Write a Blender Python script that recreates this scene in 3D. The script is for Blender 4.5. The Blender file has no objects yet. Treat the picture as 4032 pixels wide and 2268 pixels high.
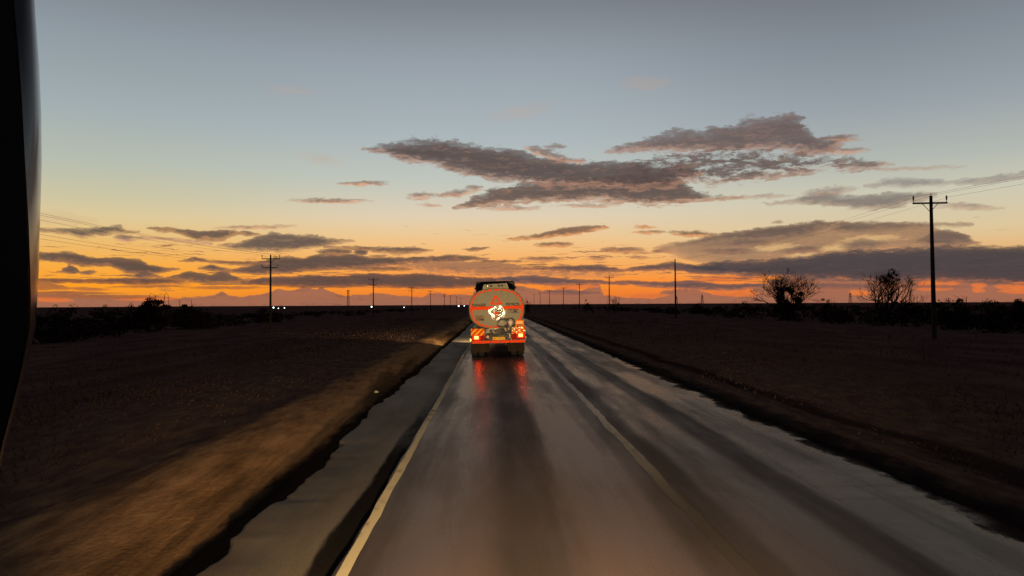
import bpy, bmesh, math, random
import numpy as np
from mathutils import Vector, Matrix

R = math.radians
S = bpy.context.scene
COL = S.collection
rng = random.Random(11)

# ------------------------------------------------------------------ camera
CAM_H = 2.35
FPX = 3022.0                      # focal length in photo pixels (photo 4032 x 2268)
YAW, PITCH, ROLL = 1.40, 1.20, 0.30
cam_d = bpy.data.cameras.new('camera')
cam_d.sensor_width = 36.0
cam_d.lens = 36.0 * FPX / 4032.0
cam_d.clip_start = 0.05
cam_d.clip_end = 20000
cam = bpy.data.objects.new('camera', cam_d)
COL.objects.link(cam)
CM = (Matrix.Translation((0, 0, CAM_H)) @ Matrix.Rotation(R(-YAW), 4, 'Z')
      @ Matrix.Rotation(R(90 + PITCH), 4, 'X') @ Matrix.Rotation(R(-ROLL), 4, 'Z'))
cam.matrix_world = CM
S.camera = cam


def ray(px, py):
    v = Vector(((px - 2016) / FPX, -(py - 1134) / FPX, -1.0))
    return (CM.to_3x3() @ v).normalized()


def at(px, py, y):
    """world point on the sight line of a photo pixel, y metres ahead"""
    d = ray(px, py)
    return Vector((0, 0, CAM_H)) + d * (y / d.y)


def azel(px, py):
    d = ray(px, py)
    return math.degrees(math.atan2(d.x, d.y)), math.degrees(math.asin(d.z))


# ------------------------------------------------------------------ render look
S.view_settings.view_transform = 'Standard'
S.view_settings.look = 'None'
S.view_settings.exposure = 0.0
S.view_settings.gamma = 1.0
S.render.engine = 'CYCLES'
S.cycles.max_bounces = 5
S.cycles.diffuse_bounces = 2
S.cycles.glossy_bounces = 3
S.cycles.transparent_max_bounces = 6
S.cycles.sample_clamp_indirect = 6.0
S.cycles.use_adaptive_sampling = True
S.cycles.adaptive_threshold = 0.012
S.cycles.use_denoising = True


def lin(r, g, b):
    f = lambda c: (c / 12.92 if c <= 0.04045 else ((c + 0.055) / 1.055) ** 2.4)
    return (f(r / 255), f(g / 255), f(b / 255), 1.0)


class NT:
    """terse node-tree writer"""

    def __init__(s, tree):
        s.t = tree
        s.n = tree.nodes
        s.l = tree.links

    def put(s, sock, v):
        if isinstance(v, bpy.types.NodeSocket):
            s.l.new(v, sock)
        else:
            sock.default_value = v

    def m(s, op, a, b=None, c=None, clamp=False):
        n = s.n.new('ShaderNodeMath')
        n.operation = op
        n.use_clamp = clamp
        for i, v in enumerate((a, b, c)):
            if v is not None:
                s.put(n.inputs[i], v)
        return n.outputs[0]

    def step(s, x, lo, hi, a=0.0, b=1.0, mode='SMOOTHSTEP'):
        n = s.n.new('ShaderNodeMapRange')
        n.interpolation_type = mode
        for i, v in enumerate((x, lo, hi, a, b)):
            s.put(n.inputs[i], v)
        return n.outputs[0]

    def xyz(s, x, y, z):
        n = s.n.new('ShaderNodeCombineXYZ')
        for i, v in enumerate((x, y, z)):
            s.put(n.inputs[i], v)
        return n.outputs[0]

    def sep(s, v):
        n = s.n.new('ShaderNodeSeparateXYZ')
        s.put(n.inputs[0], v)
        return n.outputs

    def noise(s, vec, scale=1.0, detail=4.0, rough=0.55, color=False, dist=0.0):
        n = s.n.new('ShaderNodeTexNoise')
        n.inputs['Scale'].default_value = scale
        n.inputs['Detail'].default_value = detail
        n.inputs['Roughness'].default_value = rough
        n.inputs['Distortion'].default_value = dist
        s.l.new(vec, n.inputs['Vector'])
        return n.outputs['Color'] if color else n.outputs[0]

    def mix(s, f, a, b, kind='MIX'):
        n = s.n.new('ShaderNodeMix')
        n.data_type = 'RGBA'
        n.blend_type = kind
        s.put(n.inputs[0], f)
        s.put(n.inputs[6], a)
        s.put(n.inputs[7], b)
        return n.outputs[2]

    def ramp(s, x, stops):
        n = s.n.new('ShaderNodeValToRGB')
        s.put(n.inputs[0], x)
        e = n.color_ramp.elements
        while len(e) < len(stops):
            e.new(0.5)
        for el, (p, c) in zip(e, sorted(stops, key=lambda q: q[0])):
            el.position = p
            el.color = c
        return n.outputs[0]

    def curve(s, x, pts):
        n = s.n.new('ShaderNodeFloatCurve')
        s.put(n.inputs['Value'], x)
        mp = n.mapping
        cv = mp.curves[0]
        pts = sorted(pts)
        cv.points[0].location = pts[0]
        cv.points[1].location = pts[-1]
        for p in pts[1:-1]:
            cv.points.new(*p)
        for p in cv.points:
            p.handle_type = 'VECTOR'
        mp.update()
        return n.outputs[0]


# ------------------------------------------------------------------ sky after sunset
W = bpy.data.worlds.new('World')
S.world = W
W.use_nodes = True
W.cycles.sampling_method = 'MANUAL'
W.cycles.sample_map_resolution = 512
W.node_tree.nodes.clear()
w = NT(W.node_tree)
tc = w.n.new('ShaderNodeTexCoord')
dx, dy, dz = w.sep(tc.outputs['Generated'])
AZ = w.m('DEGREES', w.m('ARCTAN2', dx, dy))
EL = w.m('DEGREES', w.m('ARCSINE', dz))

EFAC = w.step(EL, -2.0, 90.0, 0.0, 1.0, 'LINEAR')
EFAC = w.m('POWER', EFAC, 0.5)


def ef(e):
    return math.sqrt(max(0.0, min(1.0, (e + 2) / 92.0)))


ZEN = (90, (46, 50, 60))


def column(stops):
    return w.ramp(EFAC, [(ef(e), lin(*c)) for e, c in stops + [(40, (88, 92, 100)), ZEN]])


c_left = column([(-2, (80, 50, 38)), (0.0, (196, 128, 80)), (0.6, (238, 148, 48)), (1.4, (255, 160, 36)),
                 (2.8, (249, 174, 70)), (4.6, (234, 191, 120)), (6.0, (221, 201, 154)), (7.2, (204, 197, 163)), (9.6, (182, 189, 176)),
                 (13.0, (162, 174, 177)), (17.5, (144, 154, 162)), (21.5, (122, 128, 136))])
c_mid = column([(-2, (80, 50, 42)), (0.0, (176, 112, 84)), (0.7, (240, 128, 46)), (1.6, (254, 148, 52)),
                (3.0, (249, 173, 92)), (4.4, (244, 193, 130)), (5.4, (235, 202, 155)), (6.6, (224, 207, 180)), (9.0, (194, 199, 189)),
                (12.5, (171, 182, 187)), (17.5, (151, 160, 169)), (21.5, (125, 131, 138))])
c_rgt = column([(-2, (70, 45, 42)), (0.0, (186, 112, 84)), (0.8, (238, 122, 54)), (1.8, (246, 142, 62)),
                (3.0, (234, 176, 108)), (4.8, (222, 199, 156)), (7.2, (205, 201, 179)), (9.6, (178, 184, 177)),
                (13.0, (153, 162, 168)), (17.5, (130, 138, 147)), (21.5, (112, 116, 123))])
c_back = column([(-2, (36, 33, 36)), (2, (66, 62, 72)), (9.0, (80, 82, 96)), (22, (72, 76, 88))])
base = w.mix(w.step(AZ, -28, -3), c_left, c_mid)
base = w.mix(w.step(AZ, 2, 28), base, c_rgt)
base = w.mix(w.step(w.m('ABSOLUTE', AZ), 42, 100), base, c_back)

# shared noises in azimuth / elevation
EAMP = w.step(EL, 0.0, 11.0, 0.22, 1.0, 'LINEAR')
wc = w.noise(w.xyz(w.m('MULTIPLY', AZ, 0.36), w.m('MULTIPLY', EL, 1.05), 3.1), 1.0, 4, 0.6, color=True)
wr, wg, wb = w.sep(wc)
wf = w.noise(w.xyz(w.m('MULTIPLY', AZ, 1.5), w.m('MULTIPLY', EL, 3.4), 8.7), 1.0, 3, 0.6, color=True)
fr, fg, fb = w.sep(wf)
AW = w.m('ADD', AZ, w.m('MULTIPLY', w.m('SUBTRACT', wr, 0.5), w.m('MULTIPLY', EAMP, 1.7)))
AW = w.m('ADD', AW, w.m('MULTIPLY', w.m('SUBTRACT', fr, 0.5), w.m('MULTIPLY', EAMP, 0.9)))
EW = w.m('ADD', EL, w.m('MULTIPLY', w.m('SUBTRACT', wg, 0.5), w.m('MULTIPLY', EAMP, 0.7)))
EW = w.m('ADD', EW, w.m('MULTIPLY', w.m('SUBTRACT', fg, 0.5), w.m('MULTIPLY', EAMP, 0.5)))
NHI = w.m('SUBTRACT', w.noise(w.xyz(w.m('MULTIPLY', AW, 0.62), w.m('MULTIPLY', EW, 2.9), 21.3), 1.0, 8, 0.64), 0.5)
NLO = w.m('SUBTRACT', w.noise(w.xyz(w.m('MULTIPLY', AW, 1.8), w.m('MULTIPLY', EW, 8.0), 11.3), 1.0, 7, 0.64), 0.5)
NMX = w.step(EL, 2.0, 8.0)
NB = w.m('ADD', w.m('MULTIPLY', NHI, w.m('MULTIPLY_ADD', NMX, 0.6, 0.4)), w.m('MULTIPLY', NLO, w.m('MULTIPLY_ADD', NMX, -0.5, 0.85)))
NS = w.m('SUBTRACT', w.noise(w.xyz(w.m('MULTIPLY', AW, 0.45), w.m('MULTIPLY', EW, 5.5), 4.4), 1.0, 5, 0.58), 0.5)

MOT = w.step(w.m('ADD', w.m('MULTIPLY', NHI, 0.8), w.m('ADD', w.m('MULTIPLY', NLO, 0.6), w.m('MULTIPLY', NS, 0.5))), -0.02, 0.30)
TEX = w.m('ADD', w.m('MULTIPLY', NS, 0.9), w.m('ADD', w.m('MULTIPLY', w.m('SUBTRACT', wb, 0.5), 0.7), w.m('MULTIPLY', NLO, 0.8)))

SKY = [base]


def L(pts):   # outline points read on the enlarged west half of the sky
    return [azel(x / 1.2073, y / 1.2073) for x, y in pts]


def Rr(pts):  # on the east half
    return [azel(2016 + x / 1.2073, y / 1.2073) for x, y in pts]


def M(pts):   # on the enlarged middle
    return [azel(1300 + x / 1.0733, 400 + y / 1.0733) for x, y in pts]


def clouds(islands, dark, lit, soft=0.22, amp=0.9, streak=0.0, opac=0.96, litdepth=0.6, tex=0.5, warp=True, under=True, holes=0.0, grow=0.03, mottle=0.42, feather=True):
    """a family of clouds: each lies between an upper and a lower outline over azimuth, or is a small tilted lens"""
    A = AW if warp else AZ
    E = EW if warp else EL
    nn = w.m('MULTIPLY', NB, amp)
    if streak:
        nn = w.m('MULTIPLY_ADD', NS, streak, nn)
    big = sorted([q for q in islands if q[0] != 'lens'], key=lambda q: min(p[0] for p in q[0] + q[1]))
    rows = []
    for q in big:
        lo = min(p[0] for p in q[0] + q[1])
        hi = max(p[0] for p in q[0] + q[1])
        for r in rows:
            if lo > r[0] + 2.6:
                r[1].append(q)
                r[0] = hi
                break
        else:
            rows.append([hi, [q]])
    S_, D_ = None, None
    for _, isl in rows:
        a0 = min(p[0] for t, b in isl for p in t + b) - 2.0
        a1 = max(p[0] for t, b in isl for p in t + b) + 2.0
        e0 = min(p[1] for t, b in isl for p in t + b) - 2.0
        e1 = max(p[1] for t, b in isl for p in t + b) + 2.0
        fa = w.step(A, a0, a1, 0.0, 1.0, 'LINEAR')
        tops, bots = [], []
        for t, b in isl:
            for lst, pts, sgn in ((tops, t, -1), (bots, b, 1)):
                pts = sorted(pts)
                t0, t1 = min(t), max(t)
                b0, b1 = min(b), max(b)
                m0, m1 = (t0[1] + b0[1]) / 2, (t1[1] + b1[1]) / 2
                g0, g1 = 0.2 + 0.9 * abs(t0[1] - b0[1]), 0.2 + 0.9 * abs(t1[1] - b1[1])
                x0, x1 = min(t0[0], b0[0]), max(t1[0], b1[0])
                lst.append((x0 - g0 - 0.4, m0 + sgn * 1.4))
                lst.append((x0 - g0, m0))
                lst.extend(pts)
                lst.append((x1 + g1, m1))
                lst.append((x1 + g1 + 0.4, m1 + sgn * 1.4))

        def cv(lst):
            p = [((a - a0) / (a1 - a0), max(0, min(1, (e - e0) / (e1 - e0)))) for a, e in sorted(lst)]
            q = [p[0]]
            for c in p[1:]:
                if c[0] - q[-1][0] > 0.0006:
                    q.append(c)
            return w.m('MULTIPLY_ADD', w.curve(fa, [(0.0, q[0][1])] + q + [(1.0, q[-1][1])]), e1 - e0, e0)
        T = cv(tops)
        B = cv(bots)
        db = w.m('SUBTRACT', E, B)
        s = w.m('MINIMUM', w.m('SUBTRACT', T, E), db)
        fat = w.step(w.m('SUBTRACT', T, B), 0.0, 1.1, 0.35, 1.0, 'LINEAR')
        s = w.m('MULTIPLY_ADD', nn, fat, s)
        d = w.m('MINIMUM', db, w.m('ADD', s, 0.8)) if under else s
        S_ = s if S_ is None else w.m('MAXIMUM', S_, s)
        D_ = d if D_ is None else w.m('MAXIMUM', D_, d)
    for q in islands:
        if q[0] != 'lens':
            continue
        _, ac, ec, ra, re, sl = q
        da = w.m('DIVIDE', w.m('SUBTRACT', A, ac), ra)
        de = w.m('DIVIDE', w.m('SUBTRACT', w.m('SUBTRACT', E, ec), w.m('MULTIPLY', da, sl)), re)
        r2 = w.m('MULTIPLY_ADD', da, da, w.m('MULTIPLY', de, de))
        s = w.m('MULTIPLY', w.m('SUBTRACT', 1.0, w.m('SQRT', r2)), re)
        s = w.m('MULTIPLY_ADD', nn, min(1.0, 0.25 + re / 0.8), s)
        d = w.m('MULTIPLY_ADD', de, re, re)
        d = w.m('MINIMUM', d, w.m('ADD', s, 0.3)) if under else s
        S_ = s if S_ is None else w.m('MAXIMUM', S_, s)
        D_ = d if D_ is None else w.m('MAXIMUM', D_, d)
    if feather:
        xd = w.m('MAXIMUM', w.m('ADD', S_, grow + soft * 0.30), 0.0)
        al = w.m('SUBTRACT', 1.0, w.m('EXPONENT', w.m('MULTIPLY', xd, -2.6 / soft)))
    else:
        al = w.step(S_, -soft * 1.1 - grow, soft * 0.45 - grow)
    if holes:
        al = w.m('MULTIPLY', al, w.step(w.m('ADD', NB, w.m('MULTIPLY', w.m('SUBTRACT', fb, 0.5), 0.6)), -0.16 * holes, 0.06, 0.12, 1.0))
    al = w.m('MULTIPLY', al, opac)
    k = w.m('MULTIPLY_ADD', w.m('ADD', NB, w.m('MULTIPLY', w.m('SUBTRACT', fb, 0.5), 0.7)), litdepth * 2.4, D_)
    kl = w.step(k, 0.0, litdepth, 1.0, 0.0)
    kl = w.m('MAXIMUM', kl, w.m('MULTIPLY', MOT, mottle))
    c = w.mix(kl, dark, lit)
    br = w.m('MULTIPLY_ADD', TEX, tex, 1.0)
    c = w.mix(1.0, c, w.xyz(br, br, br), 'MULTIPLY')
    SKY[0] = w.mix(al, SKY[0], c)


def thin(f, pts, half):
    """a small lens-shaped streak: centre line in photo-crop points, half thickness in the same pixels"""
    q = f(pts)
    k = 1.0733 if f is M else 1.2073
    a0, a1 = q[0][0], q[-1][0]
    return ('lens', (a0 + a1) / 2, (q[0][1] + q[-1][1] + q[len(q) // 2][1]) / 3, (a1 - a0) / 2 * 1.1, half * 1.35 / k / 52.7, (q[-1][1] - q[0][1]) / 2)


# -- distant low cumulus bank in dusty air along the horizon
clouds([
    (L([(120, 1398), (300, 1398), (600, 1412), (850, 1416), (950, 1411), (1020, 1404), (1045, 1388), (1065, 1386), (1085, 1405), (1150, 1411),
        (1230, 1402), (1290, 1392), (1320, 1376), (1380, 1380), (1440, 1368), (1500, 1374), (1530, 1366), (1560, 1384), (1640, 1406), (1720, 1402),
        (1800, 1395), (1900, 1407), (2000, 1415), (2050, 1396), (2090, 1392), (2120, 1402), (2190, 1398), (2245, 1404), (2262, 1368), (2300, 1352), (2434, 1350)]),
     L([(120, 1530), (2434, 1500)])),
    (Rr([(0, 1352), (60, 1366), (150, 1383), (260, 1368), (330, 1384), (400, 1345), (418, 1358), (432, 1405), (560, 1418), (690, 1422), (705, 1385), (790, 1374), (880, 1378),
         (960, 1404), (1100, 1410), (1180, 1352), (1300, 1322), (1500, 1318), (1700, 1330), (1900, 1330), (2434, 1345), (2560, 1345)]),
     Rr([(0, 1500), (2560, 1490)])),
], lin(160, 105, 82), lin(132, 86, 70), soft=0.05, amp=0.55, opac=0.94, litdepth=1.0, tex=0.16, warp=False, grow=0.0, mottle=0.2, feather=False)

# -- glowing gaps below the dark bank in the east
clouds([thin(Rr, p, h) for p, h in [
    ([(560, 1408), (640, 1404), (740, 1402)], 8),
    ([(200, 1366), (290, 1362), (395, 1360)], 9), ([(885, 1330), (1030, 1324), (1180, 1318)], 11), ([(940, 1380), (1030, 1390), (1150, 1396)], 14),
    ([(1605, 1390), (1650, 1392), (1700, 1396)], 9), ([(1930, 1350), (2020, 1346), (2128, 1342)], 13), ([(1915, 1368), (1990, 1372), (2090, 1370)], 9),
    ([(2185, 1358), (2220, 1358), (2250, 1356)], 9), ([(2190, 1378), (2220, 1380), (2246, 1378)], 7), ([(2312, 1362), (2400, 1360), (2520, 1360)], 9), ([(2330, 1384), (2430, 1386), (2520, 1384)], 8)]] +
    [thin(L, [(170, 1420), (260, 1426), (330, 1424)], 8), thin(L, [(560, 1420), (700, 1422), (840, 1418)], 6)],
    lin(232, 126, 58), lin(222, 116, 60), soft=0.08, amp=0.35, streak=0.35, opac=0.92, tex=0.2, warp=False, grow=0.0, mottle=0.3)

# -- a field of fine flat streaks low over the horizon
sf = w.noise(w.xyz(w.m('MULTIPLY', AW, 0.42), w.m('MULTIPLY', EW, 9.0), 31.0), 1.0, 6, 0.62)
cover = w.noise(w.xyz(w.m('MULTIPLY', AW, 0.11), w.m('MULTIPLY', EW, 0.9), 17.0), 1.0, 2, 0.5)
sd = w.m('MULTIPLY_ADD', w.m('SUBTRACT', cover, 0.5), 0.45, w.m('SUBTRACT', sf, 0.535))
sd = w.m('SUBTRACT', sd, w.m('MULTIPLY', w.m('ABSOLUTE', w.m('SUBTRACT', EL, 2.3)), 0.045))
sal = w.m('MULTIPLY', w.step(sd, 0.0, 0.07), 0.82)
sal = w.m('MULTIPLY', sal, w.m('MULTIPLY', w.step(EL, 0.7, 1.2), w.step(w.m('ABSOLUTE', AZ), 45, 70, 1.0, 0.0)))
SKY[0] = w.mix(sal, SKY[0], w.mix(w.step(sd, 0.02, 0.12), lin(176, 116, 78), lin(104, 82, 74)))

# -- bands a little above the horizon, west
clouds([
    (L([(120, 1325), (400, 1330), (600, 1322), (760, 1325), (860, 1328)]), L([(120, 1340), (300, 1345), (500, 1345), (700, 1352), (860, 1342)])),
    (L([(1160, 1340), (1250, 1322), (1400, 1316), (1500, 1310), (1620, 1312), (1760, 1300), (1900, 1310), (2000, 1302), (2150, 1312), (2280, 1322), (2434, 1318)]),
     L([(1160, 1350), (1300, 1356), (1450, 1366), (1700, 1363), (1900, 1365), (2100, 1368), (2280, 1364), (2434, 1345)])),
], lin(92, 73, 68), lin(140, 88, 62), soft=0.12, amp=0.35, streak=0.25, litdepth=0.25, tex=0.3)
clouds([
    (L([(120, 1340), (230, 1340), (285, 1358), (330, 1372)]), L([(120, 1378), (230, 1378), (285, 1376), (330, 1376)])),
    thin(L, [(360, 1372), (420, 1376), (480, 1374)], 4), thin(L, [(600, 1362), (720, 1360), (840, 1358)], 3.5), thin(L, [(960, 1368), (1080, 1366), (1180, 1368)], 3),
], lin(168, 106, 62), lin(190, 112, 56), soft=0.08, amp=0.25, streak=0.3, litdepth=0.3, tex=0.3)
clouds([
    thin(L, [(140, 1394), (330, 1392), (480, 1396)], 4), thin(L, [(300, 1412), (500, 1410), (700, 1412)], 5),
], lin(150, 96, 66), lin(170, 100, 60), soft=0.08, amp=0.25, streak=0.3, litdepth=0.3, tex=0.3)
# lit, torn cloud above the long band
clouds([
    (L([(1640, 1250), (1800, 1254), (2000, 1246), (2150, 1234), (2300, 1236), (2434, 1250)]), L([(1640, 1262), (1800, 1270), (2000, 1292), (2150, 1306), (2300, 1318), (2434, 1320)])),
    (Rr([(20, 1300), (150, 1290), (300, 1296), (520, 1300)]), Rr([(20, 1312), (150, 1316), (300, 1320), (520, 1312)])),
], lin(150, 106, 84), lin(224, 142, 84), soft=0.25, amp=1.3, streak=0.9, opac=0.85, litdepth=0.5, tex=0.35)
clouds([
    (L([(820, 1312), (900, 1292), (1000, 1310), (1060, 1288), (1130, 1318), (1165, 1335)]), L([(820, 1330), (900, 1337), (1000, 1352), (1100, 1347), (1165, 1342)])),
    thin(L, [(1690, 1280), (1800, 1277), (1910, 1281)], 6),
], lin(104, 82, 72), lin(170, 112, 66), soft=0.12, amp=0.5, litdepth=0.3, tex=0.35)
# big mid-level bands, west
clouds([
    (L([(150, 1200), (250, 1203), (340, 1198), (430, 1218), (560, 1230), (660, 1236), (720, 1262), (830, 1275)]),
     L([(150, 1236), (300, 1240), (400, 1262), (520, 1264), (600, 1296), (660, 1305), (740, 1296), (830, 1283)])),
    (L([(950, 1275), (1000, 1258), (1100, 1285), (1180, 1266), (1300, 1222), (1380, 1222), (1440, 1224), (1500, 1212), (1600, 1212), (1680, 1210), (1760, 1224), (1850, 1226), (2000, 1225), (2150, 1212), (2230, 1216), (2310, 1226)]),
     L([(950, 1280), (1050, 1292), (1200, 1302), (1330, 1300), (1450, 1288), (1560, 1278), (1700, 1276), (1900, 1252), (2050, 1243), (2200, 1236), (2310, 1229)])),
], lin(88, 74, 70), lin(140, 98, 76), soft=0.16, amp=0.5, litdepth=0.3, tex=0.35)
clouds([
    (L([(285, 1285), (325, 1258), (360, 1270), (380, 1290)]), L([(285, 1290), (325, 1302), (360, 1298), (380, 1293)])),
    (L([(620, 1312), (660, 1298), (720, 1300), (760, 1312)]), L([(620, 1316), (660, 1324), (720, 1320), (760, 1315)])),
    (L([(868, 1240), (920, 1229), (1000, 1241), (1100, 1241), (1260, 1245)]), L([(868, 1245), (980, 1247), (1100, 1257), (1260, 1257)])),
    thin(L, [(1540, 1200), (1600, 1192), (1660, 1196)], 9), thin(L, [(1680, 1196), (1710, 1192), (1745, 1200)], 12),
    thin(L, [(1780, 1218), (1800, 1217), (1822, 1219)], 3), thin(L, [(2230, 1184), (2270, 1180), (2310, 1178)], 5), thin(L, [(2310, 1245), (2380, 1243), (2434, 1243)], 3),
    thin(L, [(390, 1296), (420, 1292), (450, 1290)], 6),
], lin(96, 80, 74), lin(160, 110, 78), soft=0.12, amp=0.5, streak=0.35, litdepth=0.25, tex=0.3)
clouds([
    (L([(720, 1083), (800, 1085), (950, 1100), (1110, 1096), (1230, 1112)]), L([(720, 1089), (850, 1108), (930, 1146), (1060, 1141), (1120, 1119), (1230, 1117)])),
    (L([(1560, 1172), (1700, 1170), (1850, 1178), (1960, 1175), (2040, 1190)]), L([(1560, 1180), (1750, 1190), (1880, 1211), (1980, 1208), (2040, 1194)])),
], lin(100, 82, 74), lin(176, 128, 88), soft=0.16, amp=0.5, streak=0.3, litdepth=0.35, tex=0.35)
clouds([
    (L([(150, 1085), (300, 1092), (400, 1095), (480, 1086), (560, 1074), (600, 1094), (655, 1100)]), L([(150, 1096), (300, 1112), (380, 1132), (480, 1117), (560, 1110), (655, 1106)])),
    (L([(1040, 1165), (1150, 1156), (1240, 1122), (1300, 1105), (1420, 1122), (1500, 1122), (1560, 1138), (1660, 1140)]), L([(1040, 1169), (1150, 1186), (1300, 1192), (1450, 1186), (1560, 1166), (1660, 1146)])),
], lin(98, 84, 78), lin(172, 132, 96), soft=0.22, amp=0.6, litdepth=0.3, tex=0.35)
clouds([
    (L([(650, 1131), (800, 1132), (900, 1145), (985, 1156)]), L([(650, 1136), (800, 1140), (900, 1155), (985, 1161)])),
    thin(L, [(1110, 1086), (1200, 1084), (1300, 1079)], 4),
    thin(L, [(560, 1130), (600, 1128), (640, 1132)], 9),
    thin(L, [(1450, 956), (1580, 951), (1690, 957)], 6),
    thin(L, [(1650, 868), (1720, 866), (1790, 874)], 6),
], lin(128, 104, 92), lin(212, 158, 122), soft=0.2, amp=0.4, streak=0.3, litdepth=0.25, tex=0.3)
# faint veils
clouds([
    (L([(150, 1015), (240, 1008), (330, 1020), (430, 1045)]), L([(150, 1055), (240, 1060), (330, 1058), (430, 1052)])),
    thin(L, [(1460, 735), (1520, 752), (1600, 768)], 12),
    thin(L, [(1340, 425), (1390, 434), (1440, 430)], 8),
    thin(Rr, [(560, 400), (640, 398), (720, 398)], 18),
    thin(Rr, [(-60, 560), (40, 530), (140, 520)], 16),
], lin(196, 160, 130), lin(204, 160, 130), soft=0.6, amp=0.9, opac=0.24, tex=0.15)
# bands east
clouds([
    (Rr([(0, 1130), (100, 1120), (230, 1090), (300, 1080), (440, 1070)]), Rr([(0, 1141), (120, 1137), (300, 1116), (440, 1086)])),
    thin(Rr, [(600, 1077), (630, 1075), (664, 1078)], 4), thin(Rr, [(610, 1104), (650, 1102), (690, 1105)], 4),
    thin(Rr, [(140, 1164), (205, 1158), (270, 1163)], 9), thin(Rr, [(780, 1110), (860, 1110), (950, 1120)], 9),
], lin(120, 92, 76), lin(214, 146, 92), soft=0.16, amp=0.5, streak=0.4, litdepth=0.35, tex=0.3)
clouds([
    thin(Rr, [(80, 1232), (140, 1228), (210, 1234)], 7), thin(Rr, [(365, 1228), (400, 1226), (430, 1228)], 5),
    thin(Rr, [(440, 1190), (540, 1188), (620, 1196)], 9), thin(Rr, [(575, 1224), (600, 1224), (625, 1226)], 4),
    (Rr([(680, 1185), (760, 1176), (840, 1184)]), Rr([(680, 1196), (760, 1204), (840, 1194)])),
], lin(128, 94, 78), lin(206, 140, 90), soft=0.16, amp=0.6, streak=0.5, litdepth=0.3, tex=0.3)
clouds([
    (Rr([(60, 1275), (200, 1270), (330, 1260), (440, 1268), (530, 1280)]), Rr([(60, 1282), (200, 1286), (330, 1290), (440, 1294), (530, 1290)])),
    (Rr([(560, 1276), (640, 1262), (760, 1246), (880, 1262), (1000, 1270)]), Rr([(560, 1286), (640, 1288), (760, 1284), (880, 1300), (1000, 1300)])),
], lin(92, 76, 74), lin(150, 98, 78), soft=0.13, amp=0.45, streak=0.3, litdepth=0.25, tex=0.3)
clouds([
    (Rr([(-40, 1318), (100, 1312), (200, 1320), (330, 1330), (480, 1336), (560, 1332), (700, 1342), (860, 1338), (1000, 1352), (1180, 1348)]),
     Rr([(-40, 1345), (100, 1352), (200, 1356), (330, 1352), (480, 1352), (560, 1352), (700, 1366), (860, 1374), (1000, 1378), (1180, 1372)])),
], lin(96, 80, 80), lin(160, 102, 80), soft=0.13, amp=0.5, streak=0.5, litdepth=0.25, tex=0.3)
clouds([
    (Rr([(160, 1388), (260, 1382), (400, 1390)]), Rr([(160, 1398), (260, 1402), (400, 1396)])),
    thin(Rr, [(1400, 1356), (1560, 1366), (1680, 1360)], 7), thin(Rr, [(1900, 1362), (2010, 1366), (2090, 1362)], 3),
], lin(116, 88, 82), lin(150, 96, 78), soft=0.13, amp=0.5, streak=0.4, litdepth=0.25, tex=0.3)
# the tan anvil with its dark upper bands
clouds([
    (Rr([(690, 1168), (850, 1146), (1000, 1116), (1150, 1092), (1300, 1072), (1450, 1060), (1650, 1062), (1800, 1056), (1990, 1062), (2040, 1098), (2100, 1098), (2160, 1122), (2200, 1150)]),
     Rr([(690, 1180), (850, 1240), (1000, 1262), (1300, 1250), (1600, 1220), (1900, 1200), (2100, 1190), (2200, 1160)])),
], lin(164, 128, 98), lin(186, 138, 100), soft=0.3, amp=0.5, opac=0.97, litdepth=0.8, tex=0.4)
clouds([thin(Rr, p, h) for p, h in [([(1330, 1212), (1370, 1215), (1420, 1210)], 9), ([(1480, 1182), (1540, 1176), (1600, 1166)], 9), ([(1610, 1146), (1700, 1142), (1790, 1128)], 9), ([(1180, 1180), (1260, 1178), (1320, 1172)], 7)]],
       lin(226, 182, 126), lin(232, 190, 130), soft=0.3, amp=0.9, opac=0.8, tex=0.2)
clouds([
    (Rr([(800, 1156), (900, 1140), (1000, 1116), (1150, 1092), (1300, 1072), (1450, 1060), (1520, 1064)]), Rr([(800, 1166), (900, 1160), (1000, 1150), (1150, 1148), (1300, 1140), (1420, 1118), (1520, 1070)])),
    (Rr([(1560, 1066), (1650, 1062), (1800, 1056), (2000, 1060), (2170, 1062)]), Rr([(1560, 1100), (1650, 1102), (1800, 1090), (2000, 1072), (2170, 1066)])),
], lin(100, 86, 80), lin(140, 112, 92), soft=0.35, amp=0.6, opac=0.9, litdepth=0.5, tex=0.35)
clouds([
    (Rr([(2000, 1108), (2050, 1092), (2100, 1096), (2140, 1112), (2190, 1150)]), Rr([(2000, 1170), (2050, 1172), (2100, 1170), (2140, 1164), (2190, 1156)])),
    thin(Rr, [(1585, 1170), (1660, 1162), (1740, 1160)], 14), thin(Rr, [(960, 1166), (1060, 1158), (1170, 1154)], 9),
], lin(104, 88, 82), lin(146, 112, 92), soft=0.3, amp=0.7, opac=0.85, litdepth=0.4, tex=0.3)
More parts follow.
